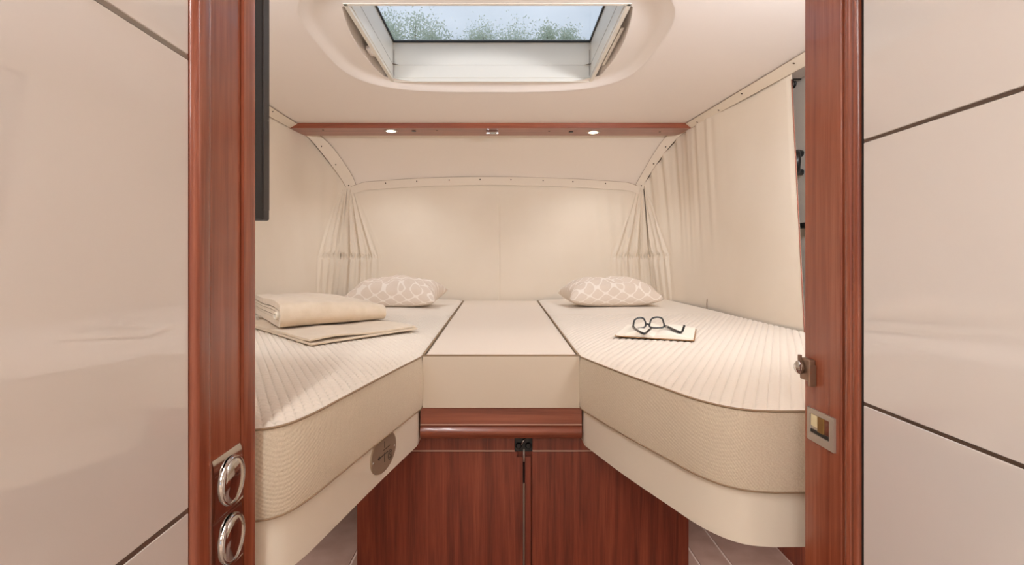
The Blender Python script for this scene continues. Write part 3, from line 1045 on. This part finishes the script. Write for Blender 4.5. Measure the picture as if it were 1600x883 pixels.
put('engraved_line', mark((-0.034, -0.004), (0.018, -0.004)), M_engrave, pla)
put('engraved_line', mark((-0.034, -0.004), (-0.026, -0.0005)), M_engrave, pla)
put('engraved_line', mark((-0.034, -0.004), (-0.026, -0.0075)), M_engrave, pla)
put('engraved_line', mark((-0.006, 0.006), (0.030, 0.006), 0.0008), M_engrave, pla)
put('engraved_line', mark((0.0, 0.010), (0.0, 0.024)), M_engrave, pla)
put('engraved_line', mark((0.0, 0.0), (0.0, -0.021)), M_engrave, pla)
put('engraved_line', tube(bmesh.new(), [on_plate(0.030 + 0.0105 * math.cos(2 * PI * k_ / 24), -0.015 + 0.0105 * math.sin(2 * PI * k_ / 24), 0.0034) for k_ in range(24)], 0.0009, 5, closed=True), M_engrave, pla)
sS = [(0.034, -0.010), (0.030, -0.008), (0.026, -0.011), (0.030, -0.015), (0.034, -0.018), (0.030, -0.022), (0.026, -0.020)]
put('engraved_letter', tube(bmesh.new(), [on_plate(a_, b_, 0.0034) for a_, b_ in sS], 0.001, 5), M_engrave, pla)
for u in (-0.057, 0.057):
    put('screw', lathe(bmesh.new(), [(0.003, 0), (0.003, 0.0008), (0.002, 0.0018), (0, 0.002)], on_plate(u, -0.004, 0.003), (nn[0], nn[1], 0), 12), M_chrome, pla, smooth=True)

# ================================================================== WOODEN RAIL WITH SPOTLIGHTS
trl = thing('light_rail', (-0.06, 3.02, 1.717), 'cherry wood rail spanning the ceiling with two lit spotlights', 'ceiling rail')
put('rail_board', prism(bmesh.new(), [(-1.171, 2.932), (1.041, 2.932), (1.024, 3.108), (-1.145, 3.108)], 'z', 1.717, 1.7455), M_wood_x, trl)
def under(px, py):
    d = 0.283 * 850 / (VY - py)                          # depth on the rail's underside (z = 1.717)
    d = 0.717 * F / (VY - py)
    return ((px - VX) / F * d, d)
for px, py in ((504.7, 203), (682.7, 204), (858, 205), (1031, 206)):
    x, y = under(px, py)
    put('screw_cap', lathe(bmesh.new(), [(0.006, 0), (0.006, 0.001), (0, 0.0014)], (x, y, 1.717), (0, 0, -1), 12), M_engrave, trl)
for px, py in ((646.6, 204.5), (892, 206)):
    x, y = under(px, py)
    put('switch_button', lathe(bmesh.new(), [(0.013, 0), (0.012, 0.003), (0.006, 0.004), (0, 0.004)], (x, y, 1.717), (0, 0, -1), 16), M_black, trl, smooth='auto')
x, y = under(769, 205)
bm = B(x - 0.033, x + 0.033, y - 0.02, y + 0.012, 1.704, 1.7172, 0.002)
box(bm, x - 0.033, x + 0.033, y - 0.026, y - 0.020, 1.696, 1.7172, 0.001)
ct = put('metal_catch', bm, M_chrome, trl, smooth='auto')
ct['label'] = 'bright metal catch'
for px, py, lab in ((611, 204.3, 'lit round spotlight in the wooden rail above the left pillow'), (927, 206.3, 'lit round spotlight in the wooden rail above the right pillow')):
    x, y = under(px, py)
    t = thing('spotlight', (x, y, 1.717), lab, 'spotlight')
    put('bezel', lathe(bmesh.new(), [(0.036, 0), (0.036, 0.003), (0.032, 0.005), (0.026, 0.004), (0.026, 0)], (x, y, 1.717), (0, 0, -1), 32), M_satin, t, smooth='auto')
    put('lens', lathe(bmesh.new(), [(0.026, 0.0), (0.026, 0.003), (0.018, 0.0055), (0, 0.0065)], (x, y, 1.717), (0, 0, -1), 32), M_lens, t, smooth=True)
    ld = bpy.data.lights.new('spot_light', 'SPOT')
    ld.energy = POWER_SPOT * 6
    ld.color = WARM
    ld.spot_size = math.radians(120)
    ld.spot_blend = 0.8
    ld.shadow_soft_size = 0.026
    lo = bpy.data.objects.new('spot_light', ld)
    C.objects.link(lo)
    lo.parent = t
    lo.location = (0, 0, -0.012)

# ================================================================== TELEVISION
tv = thing('television', (-0.68, 0.83, 1.06), 'black flat television beside the left doorpost, seen from its edge', 'television')
ze0, ze1 = 1.064, 1.50
put('casing', B(-1.0, -0.372, 0.80, 0.845, ze0, ze1, 0.003), mat('matt_black_casing', lin(10, 9, 9), 0.6), tv)
bm = bmesh.new()
zb0 = ze0 - 0.001
box(bm, -1.0, -0.371, 0.845, 0.868, ze0, ze0 + 0.018, 0.003)
box(bm, -1.0, -0.371, 0.845, 0.868, ze1 - 0.018, ze1, 0.003)
box(bm, -1.0, -0.982, 0.845, 0.868, ze0 + 0.018, ze1 - 0.018)
box(bm, -0.389, -0.371, 0.845, 0.868, ze0 + 0.015, ze1 - 0.015, 0.002)
put('bezel', bm, M_tv, tv)
put('screen', B(-0.983, -0.388, 0.846, 0.860, ze0 + 0.017, ze1 - 0.017), M_screen, tv)
put('wall_bracket', B(-0.8, -0.6, 0.757, 0.80, 1.2, 1.36, 0.002), M_black, tv)

# ================================================================== PILLOWS
def pillow(cx, cy, w, d, hgt, rot, tilt, label, seed):
    n, m = 56, 40
    u = np.linspace(-1, 1, n)[:, None] * np.ones((1, m))
    v = np.linspace(-1, 1, m)[None] * np.ones((n, 1))
    pin = 1 - 0.10 * (v ** 2) * (1 - u ** 2) * 0 
    X = u * w / 2 * (1 - 0.09 * (1 - v ** 2) * np.abs(u) ** 6 * 0.6)
    X = u * w / 2 * (1 - 0.07 * (1 - np.abs(v) ** 2.5) * np.abs(u) ** 3)
    Y = v * d / 2 * (1 - 0.10 * (1 - np.abs(u) ** 2.5) * np.abs(v) ** 3)
    T = ((1 - np.abs(u) ** 2.6) * (1 - np.abs(v) ** 2.6)).clip(0) ** 0.46
    r = np.random.default_rng(seed)
    ph = r.uniform(0, 6, 8)
    wr = 0.006 * (np.sin(7 * u + ph[0] + 3 * v) + np.sin(11 * v + ph[1] - 4 * u) * 0.6 + 0.5 * np.sin(17 * u + ph[2] + 9 * v)) * T
    cr = sstep(0.75, 1.0, np.abs(u)) * np.sin(14 * v + ph[3]) * 0.006 * T
    top = hgt * 0.64 * T + wr + cr
    bot = -hgt * 0.36 * T ** 0.8
    V1 = np.stack([X, Y, top], -1)
    V2 = np.stack([X, Y, bot], -1)
    c, s_ = math.cos(rot), math.sin(rot)
    out = []
    for V_ in (V1, V2):
        x, y, z_ = V_[..., 0], V_[..., 1], V_[..., 2]
        z2 = z_ + y * tilt
        out.append(np.stack([cx + x * c - y * s_, cy + x * s_ + y * c, z2], -1))
    zmin = out[1][..., 2].min()
    z0 = 0.7715 - np.percentile(out[1][..., 2], 4)
    for o_ in out:
        o_[..., 2] = np.maximum(o_[..., 2] + z0, 0.7715)
    t = None
    idx = np.arange(n * m).reshape(n, m)
    f = np.stack([idx[:-1, :-1], idx[1:, :-1], idx[1:, 1:], idx[:-1, 1:]], -1).reshape(-1, 4)
    V_ = np.vstack([out[0].reshape(-1, 3), out[1].reshape(-1, 3)])
    Fs = np.vstack([f, (f + n * m)[:, ::-1]])
    bm = bmesh.new()
    me = bpy.data.meshes.new('tmp')
    me.from_pydata(V_.tolist(), [], Fs.tolist())
    bm.from_mesh(me)
    bpy.data.meshes.remove(me)
    bmesh.ops.remove_doubles(bm, verts=bm.verts[:], dist=0.0004)
    o = put('pillow', bm, M_pillow, None, smooth=True)
    # the pattern follows the pillow: keep object coordinates turned with it
    return tag(o, label, 'pillow')


pillow(-0.545, 2.80, 0.475, 0.30, 0.138, math.radians(-6), 0.12, 'beige pillow with pale net pattern behind the folded blankets', 3)
pillow(0.548, 2.80, 0.475, 0.30, 0.142, math.radians(5), 0.05, 'beige pillow with pale net pattern behind the open book', 5)

# ================================================================== FOLDED BLANKETS
def soften(o, w):
    md = o.modifiers.new('soft_edges', 'BEVEL')
    md.width = w
    md.segments = 3
    md.limit_method = 'ANGLE'
    md.angle_limit = math.radians(50)
    wn_ = o.modifiers.new('normals', 'WEIGHTED_NORMAL')


def sheet_profile(pts, th):
    """closed outline of a band of thickness th round a centre line of (s, h) points"""
    P = np.array(pts, float)
    t = np.gradient(P, axis=0)
    t /= np.linalg.norm(t, axis=1, keepdims=True)
    n = np.stack([-t[:, 1], t[:, 0]], 1)
    return np.vstack([P + n * th / 2, (P - n * th / 2)[::-1]])


def sweep(bm, prof, org, sdir, edir, length, n, fz, fs=None):
    """prof in (s, h); sweep along edir; fz(e, s, h) -> height"""
    rings = []
    for k_ in range(n + 1):
        e = k_ / n
        rg = []
        for s_, h_ in prof:
            s2 = s_ if fs is None else fs(e, s_, h_)
            p = Vector(org) + Vector(edir) * (length * e) + Vector(sdir) * s2
            rg.append(bm.verts.new((p.x, p.y, p.z + fz(e, s_, h_))))
        rings.append(rg)
    m = len(prof)
    for a_, b_ in zip(rings, rings[1:]):
        for i in range(m):
            bm.faces.new((a_[i], a_[(i + 1) % m], b_[(i + 1) % m], b_[i]))
    bm.faces.new(rings[0][::-1])
    bm.faces.new(rings[-1])


def ufold(L, h0, h1, r_front, n=10):
    """a U: from the back along h0 to the front, round, back along h1"""
    hm, rr = (h0 + h1) / 2, (h1 - h0) / 2
    pts = [(L - k_ * (L - r_front) / 14, h0) for k_ in range(14)]
    pts += [(r_front - rr * math.sin(PI * k_ / n) * (r_front / rr if rr else 1), hm - rr * math.cos(PI * k_ / n)) for k_ in range(n + 1)]
    pts += [(r_front + (k_ + 1) * (L - r_front) / 14, h1) for k_ in range(14)]
    return pts


Eo = Vector((-0.683, 1.672, 0))
ed = Vector((0.268, 0.262, 0)); eL = ed.length; ed.normalize()
sdv = Vector((-0.25, 0.41, 0)); sdv.normalize()
Z1 = 0.7925
bm = bmesh.new()
def fz_up(e, s_, h_):
    droop = 1 - 0.30 * max(0, (e - 0.35) / 0.65) ** 2
    crown = 0.014 * (h_ / 0.07) * math.sin(PI * min(1, max(0, s_ / 0.40))) * math.sin(PI * min(1, e * 0.85 + 0.12))
    wob = 0.0022 * math.sin(9 * e + 14 * s_) * (h_ / 0.07) + 0.0012 * math.sin(31 * e + 5 * s_)
    return Z1 + max(0.001, h_ * droop + crown + (wob if h_ > 0.02 else 0))
def fs_up(e, s_, h_):
    return s_ + 0.004 * math.sin(7 * e + 20 * h_) + 0.02 * e * (1 if s_ > .2 else 0)
sweep(bm, sheet_profile(ufold(0.60, 0.0105, 0.0625, 0.0245, 14), 0.0195), Eo, sdv, ed, eL, 36, fz_up, fs_up)
sweep(bm, sheet_profile(ufold(0.59, 0.0245, 0.0465, 0.040, 10), 0.0075), Eo, sdv, ed, eL, 36, fz_up, fs_up)
mid = [(0.60 - k_ * 0.037, 0.0295) for k_ in range(15)] + [(0.066, 0.0300), (0.062, 0.0355), (0.066, 0.0410)] + [(0.082 + k_ * 0.037, 0.0415) for k_ in range(15)]
sweep(bm, mid, Eo, sdv, ed, eL, 36, fz_up, fs_up)
ob = put('folded_blanket', bm, M_blanket, None, smooth=True)
soften(ob, 0.0035)
tag(ob, 'thick folded beige fleece blanket on top of the flat one', 'blanket')

bl_o = bpy.data.objects['folded_blanket']
rc = Eo + sdv * 0.040 - ed * 0.010 + Vector((0, 0, Z1 + 0.037))
put('rolled_edge', lathe(bmesh.new(), [(0.0065, 0.05), (0.0065, 0.0), (0.0105, -0.001), (0.0130, 0.002), (0.0130, 0.05)], rc, ed, 20), M_page, bl_o, smooth='auto')['label'] = 'pale rolled inner edge'

# lower blanket: two flat layers, open towards the front
Ao = Vector((-0.512, 1.452, 0))
ed2 = Vector((0.232, 0.346, 0)); eL2 = ed2.length; ed2.normalize()
sd2 = Vector((-0.39, 0.46, 0)); sd2.normalize()
Z0 = 0.7735
bm = bmesh.new()
def layer(h, lift):
    def fz(e, s_, h_):
        a = lift * math.exp(-(s_ / 0.045) ** 2) * math.exp(-((e - 0.2) / 0.22) ** 2)
        return Z0 + h + h_ + a + (0.0015 * math.sin(15 * e + 9 * s_) if lift else 0) * min(1, s_ / 0.05)
    return fz
flat = [(0.0, 0.0), (0.0, 0.006)] + [(0.60 * k_ / 24, 0.0075) for k_ in range(1, 25)] + [(0.60 * (24 - k_) / 24, 0.0) for k_ in range(0, 24)]
sweep(bm, flat, Ao, sd2, ed2, eL2, 40, layer(0.0, 0.0))
sweep(bm, flat, Ao + sd2 * 0.004, sd2, ed2, eL2 * 0.985, 40, layer(0.0068, 0.008))
ob = put('folded_blanket', bm, M_blanket, None, smooth=True)
soften(ob, 0.002)
tag(ob, 'flat beige fleece blanket lying on the mattress beneath the thick folded one', 'blanket')

# ================================================================== BOOK AND GLASSES
bk_o = Vector((0.441, 1.585, 0.7735))
wv = Vector((0.0985, -0.048, 0))                         # spine to right edge
wv2 = Vector((-0.1005, 0.050, 0))
dv = Vector((0.11, 0.29, 0)) * 0.86
tk = thing('book', bk_o, 'open book with blank cream pages lying on the right mattress', 'book')
def leaf(w, thick, curl, back):
    n = 18
    bm = bmesh.new()
    rows = []
    for j in range(2):
        top, bot = [], []
        for i in range(n + 1):
            u = i / n
            p = bk_o + w * u + dv * j
            hgt = thick * (1 - 0.35 * u) * min(1, (u + 0.02) * 7) ** 0.5 + curl * math.sin(PI * min(1, u * 1.15)) ** 1.5
            lift = back * u
            top.append(bm.verts.new(p + Vector((0, 0, 0.003 + hgt + lift))))
            bot.append(bm.verts.new(p + Vector((0, 0, 0.0028 + lift * 0.9))))
        rows.append((top, bot))
    (t0, b0), (t1_, b1) = rows
    for i in range(n):
        bm.faces.new((t0[i], t0[i + 1], t1_[i + 1], t1_[i]))
        bm.faces.new((b0[i + 1], b0[i], b1[i], b1[i + 1]))
        bm.faces.new((b0[i], b0[i + 1], t0[i + 1], t0[i]))
        bm.faces.new((t1_[i], t1_[i + 1], b1[i + 1], b1[i]))
    bm.faces.new((b0[n], b1[n], t1_[n], t0[n]))
    bm.faces.new((b0[0], t0[0], t1_[0], b1[0]))
    return bm
put('page_block', leaf(wv, 0.008, 0.005, 0.0), M_page, tk, smooth='auto')
put('page_block', leaf(wv2, 0.006, 0.011, 0.0), M_page, tk, smooth='auto')
bm = bmesh.new()
o_ = bk_o - dv * 0.012
for w in (wv * 1.03, wv2 * 1.03):
    q = [o_, o_ + w, o_ + w + dv * 1.03, o_ + dv * 1.03]
    lo_ = [bm.verts.new(p + Vector((0, 0, 0.0002))) for p in q]
    hi_ = [bm.verts.new(p + Vector((0, 0, 0.0026))) for p in q]
    bm.faces.new(lo_); bm.faces.new(hi_)
    for i in range(4):
        bm.faces.new((lo_[i], lo_[(i + 1) % 4], hi_[(i + 1) % 4], hi_[i]))
put('cover', bm, M_cover, tk)

tg_ = thing('eyeglasses', (0.47, 1.72, 0.785), 'black framed eyeglasses with open temples resting on the open book', 'glasses')
DG = 1.695
def lensring(pxs, r, n=10):
    pts = [at(x, y, DG - (y - 505) * 0.0012) for x, y in pxs]
    return [Vector(p) for p in cat([tuple(p) for p in pts + [pts[0]]], 6)[:-1]]
LA = [(989.5, 509), (991.5, 500.5), (997, 497), (1003.5, 496.8), (1007, 500), (1009, 507), (1006.5, 511.5), (999, 513), (992.5, 514)]
LB = [(1014.5, 508.5), (1017.5, 499.5), (1022, 496.5), (1028, 495.8), (1034, 497.5), (1036.5, 503), (1037.8, 509), (1034.5, 511.8), (1023, 512.3), (1016, 511)]
bm = bmesh.new()
for Lp in (LA, LB):
    tube(bm, lensring(Lp, 0.0), 0.0027, 8, closed=True)
tube(bm, [at(1008.8, 508, DG), at(1011.5, 506.3, DG), at(1014.5, 507.5, DG)], 0.003, 8)
put('rim', bm, M_glasses, tg_, smooth=True)
for Lp in (LA, LB):
    r_ = lensring(Lp, 0.0)
    bm = bmesh.new()
    bm.faces.new([bm.verts.new(p) for p in r_])
    put('lens', bm, M_spec, tg_)
zpg = 0.7905
def page(px, py, z=zpg):
    d = (CAMZ - z) * F / (py - VY)
    return Vector(((px - VX) / F * d, d, z))
tA = [at(989, 510.5, DG), page(993, 514.8, .794), page(1001, 519.5, .7925), page(1006.5, 521.5), page(1009, 520.5, .789), page(1013, 517, .794), page(1017, 513.8, .797)]
tB = [at(1037.5, 509.5, DG), page(1044, 511.3, .7945), page(1054, 516, .793), page(1062, 519.3), page(1065.5, 518.5, .789), page(1067.5, 514, .797), page(1069.5, 508.5, .808)]
for T_ in (tA, tB):
    pth = [Vector(p) for p in cat([tuple(p) for p in T_], 5)]
    put('temple', tube(bmesh.new(), pth, [0.0042 - 0.0010 * i / len(pth) for i in range(len(pth))], 8), M_glasses, tg_, smooth=True)
put('hinge', tube(bmesh.new(), [at(1040.5, 510.2, DG - 0.012), at(1043, 511, DG - 0.02)], 0.0025, 8), M_chrome, tg_, smooth=True)

# ================================================================== FITTINGS BEHIND THE LOOSE CURTAIN EDGE
def cabpt(px, py, x=1.19):
    d = x * F / (px - VX)
    return Vector((x, d, CAMZ + (VY - py) / F * d))
c = cabpt(1240, 131)
tag(put('hanging_hook', tube(bmesh.new(), [(c.x + 0.03, c.y + 0.0, c.z + 0.022), (c.x, c.y, c.z + 0.02)] + [(c.x, c.y + 0.014 * math.sin(a_), c.z + 0.014 * math.cos(a_)) for a_ in np.linspace(0.3, 5.2, 14)], 0.005, 8), M_black, smooth=True), 'small black hook high behind the loose curtain edge', 'hook')
c = cabpt(1252, 252)
gp = cat([(1.222, c.y + 0.05, c.z + 0.040), (1.19, c.y + 0.03, c.z + 0.040), (1.172, c.y, c.z + 0.028), (1.168, c.y - 0.012, c.z), (1.172, c.y, c.z - 0.028), (1.19, c.y + 0.03, c.z - 0.036), (1.222, c.y + 0.05, c.z - 0.036)], 5)
tag(put('grab_handle', tube(bmesh.new(), gp, 0.013, 10), M_black, smooth=True), 'curved black grab handle behind the loose curtain edge', 'handle')
c = cabpt(1255, 352)
tag(put('belt_guide', B(1.18, 1.222, c.y - 0.04, c.y + 0.03, c.z - 0.012, c.z + 0.010, 0.004), M_black), 'small black bracket behind the loose curtain edge, below the handle', 'bracket')

# ================================================================== ADDED FILL LAMPS OUT OF SIGHT (living area and above the bed ends)
def area(name, loc, rot, sx, sy, power, col, parent):
    ld = bpy.data.lights.new(name, 'AREA')
    ld.shape = 'RECTANGLE'
    ld.size, ld.size_y = sx, sy
    ld.energy = power
    ld.color = col
    o = bpy.data.objects.new(name, ld)
    C.objects.link(o)
    o.parent = parent
    o.location = Vector(loc) - wloc(parent)
    o.rotation_euler = rot
    return o


def panel_fill(x, y, sx, sy, power, label):
    t = thing('fill_ceiling_lamp', (x, y, CZ - 0.03), label, 'lamp')
    put('housing', B(x - sx / 2 - 0.02, x + sx / 2 + 0.02, y - sy / 2 - 0.02, y + sy / 2 + 0.02, CZ - 0.018, CZ - 0.001, 0.003), M_hatch, t)
    put('diffuser', B(x - sx / 2, x + sx / 2, y - sy / 2, y + sy / 2, CZ - 0.026, CZ - 0.018, 0.002), M_diff, t)
    area('fill_light', (x, y, CZ - 0.032), (0, 0, 0), sx, sy, power, WARM2, t)


panel_fill(-0.6, -1.35, 1.0, 0.9, POWER_LIVING, 'added flat square fill lamp on the unseen living area ceiling')  # unseen panel added behind the camera as fill light
panel_fill(-0.305, -0.05, 0.05, 0.9, POWER_CORRIDOR, 'added narrow strip fill lamp, unseen along the corridor ceiling')  # unseen strip added to brighten the right cabinet


def bar_fill_lamp(x, y, label, k_=1.0):  # bars added on the hidden partition faces to light the bedroom
    t = thing('bar_fill_lamp', (x, y, 1.5), label, 'lamp')
    put('lamp_bar', B(x - 0.16, x + 0.16, y, y + 0.03, 1.58, 1.66, 0.006), M_hatch, t)
    put('diffuser', B(x - 0.15, x + 0.15, y + 0.03, y + 0.034, 1.59, 1.65), M_diff, t)
    area('fill_light', (x, y + 0.04, 1.62), (math.radians(103), 0, 0), 0.30, 0.07, POWER_BAR_FILL * k_, WARM, t)


bar_fill_lamp(-0.72, 0.757 + 0.001, 'added white bar fill lamp, unseen on the partition above the television', 0.6)
bar_fill_lamp(0.80, 0.804, 'added white bar fill lamp, unseen on the partition above the right bed end', 1.1)

tg2 = thing('side_table', (-0.6, -2.05, 0.006), 'round side table behind the camera, added as stand for the globe fill lamp', 'table')
put('table_top', lathe(bmesh.new(), [(0, 0.40), (0.24, 0.40), (0.25, 0.41), (0.25, 0.43), (0.24, 0.44), (0, 0.44)], (-0.6, -2.05, 0.006), (0, 0, 1), 32), M_wood_x, tg2, smooth='auto')
put('leg', lathe(bmesh.new(), [(0.16, 0), (0.16, 0.02), (0.03, 0.03), (0.03, 0.40)], (-0.6, -2.05, 0.006), (0, 0, 1), 24), M_satin, tg2, smooth='auto')
tg3 = thing('globe_fill_lamp', (-0.6, -2.05, 0.447), 'added white globe fill lamp, unseen on the round side table', 'lamp')  # globe added behind the camera as low fill light
put('base', lathe(bmesh.new(), [(0, 0), (0.07, 0), (0.07, 0.015), (0.02, 0.03), (0.02, 0.06)], (-0.6, -2.05, 0.447), (0, 0, 1), 24), M_satin, tg3, smooth='auto')
put('globe', lathe(bmesh.new(), [(0.13 * math.sin(a_), -0.13 * math.cos(a_)) for a_ in np.linspace(0, PI, 17)], (-0.6, -2.05, 0.63), (0, 0, 1), 32), M_diff, tg3, smooth=True)
ld = bpy.data.lights.new('globe_fill_light', 'POINT')
ld.energy = POWER_GLOBE
ld.color = WARM2
ld.shadow_soft_size = 0.14
lo = bpy.data.objects.new('globe_fill_light', ld)
C.objects.link(lo)
lo.parent = tg3
lo.location = (0, 0, 0.183)

def under_fill(x, y, label):  # strips added out of view to brighten the floor tiles
    t = thing('under_bed_fill', (x, y, 0.515), label, 'lamp')
    put('lamp_bar', B(x - 0.03, x + 0.03, y - 0.16, y + 0.16, 0.519, 0.5295, 0.002), M_hatch, t)
    put('diffuser', B(x - 0.025, x + 0.025, y - 0.15, y + 0.15, 0.516, 0.519), M_diff, t)
    area('fill_light', (x, y, 0.514), (0, 0, 0), 0.05, 0.30, POWER_UNDER, WARM2, t)


under_fill(0.74, 1.55, 'added white strip fill lamp, unseen under the right bed base')
under_fill(-0.70, 1.55, 'added white strip fill lamp, unseen under the left bed base')

# ================================================================== TREES OUTSIDE
M_leaf = mat('hazed_leaf', lin(196, 204, 184), 0.8)  # distance haze is put into these pale leaf colours
noisy(M_leaf, lin(205, 212, 192), lin(228, 232, 220), (3, 3, 3))
n_, l_, b_ = nodes(M_leaf)
tl_ = n_.new('ShaderNodeBsdfTranslucent')
tl_.inputs['Color'].default_value = lin(222, 228, 214)
ml_ = n_.new('ShaderNodeMixShader')
ml_.inputs[0].default_value = 0.55
l_.new(b_.outputs[0], ml_.inputs[1])
l_.new(tl_.outputs[0], ml_.inputs[2])
l_.new(ml_.outputs[0], n_['Material Output'].inputs['Surface'])
M_bark = mat('grey_bark', lin(110, 98, 86), 0.9)


def tree(x, y, h_, r_, seed, label, nl=15000):
    rg = np.random.default_rng(seed)
    t = thing('tree', (x, y, 0), label, 'tree', 'treetops outside the roof hatch')
    bm = bmesh.new()
    tube(bm, [(x, y, -1), (x + 0.1, y, h_ * 0.5), (x - 0.05, y, h_ * 0.8)], [0.22, 0.14, 0.06], 8)
    cl = []
    for k_ in range(26):
        a_ = rg.uniform(0, 2 * PI)
        e_ = rg.uniform(-0.3, 1.0)
        rr = r_ * rg.uniform(0.35, 1.0)
        c_ = np.array([x + rr * math.cos(a_) * 0.9, y + rr * math.sin(a_) * 0.9, h_ - r_ + e_ * r_ * (1 - 0.35 * (rr / r_) ** 2)])
        cl.append((c_, r_ * rg.uniform(0.2, 0.38)))
        tube(bm, [(x, y, h_ * 0.55), tuple((c_ + np.array([x, y, h_ * 0.6])) / 2), tuple(c_)], [0.05, 0.03, 0.012], 5)
    put('trunk', bm, M_bark, t, smooth=True)
    V_, F_ = [], []
    for k_ in range(nl):
        c_, cr = cl[rg.integers(len(cl))]
        p = c_ + rg.normal(0, 1, 3) * cr * 0.55
        a_ = rg.normal(0, 1, 3); a_ /= np.linalg.norm(a_)
        b_ = np.cross(a_, rg.normal(0, 1, 3)); b_ /= np.linalg.norm(b_)
        s1, s2 = rg.uniform(0.026, 0.045), rg.uniform(0.014, 0.024)
        i = len(V_)
        V_ += [p - a_ * s1, p + b_ * s2, p + a_ * s1, p - b_ * s2]
        F_.append((i, i + 1, i + 2, i + 3))
    f_ = put('foliage', (V_, F_), M_leaf, t)
    f_['kind'] = 'stuff'


tree(-2.5, 15.0, 7.4, 1.35, 1, 'pale tree seen through the left part of the roof hatch')
tree(-0.2, 18.6, 8.9, 1.5, 2, 'pale tree seen through the middle of the roof hatch')
tree(1.4, 15.2, 7.3, 1.1, 4, 'pale tree seen through the right part of the roof hatch', 12000)
tag(put('ground_outside', B(-40, 40, -40, 60, -1.1, -0.9), mat('grass_ground', lin(120, 132, 92), 0.9)), 'plain grassy ground outside the vehicle', 'ground', kind='structure')
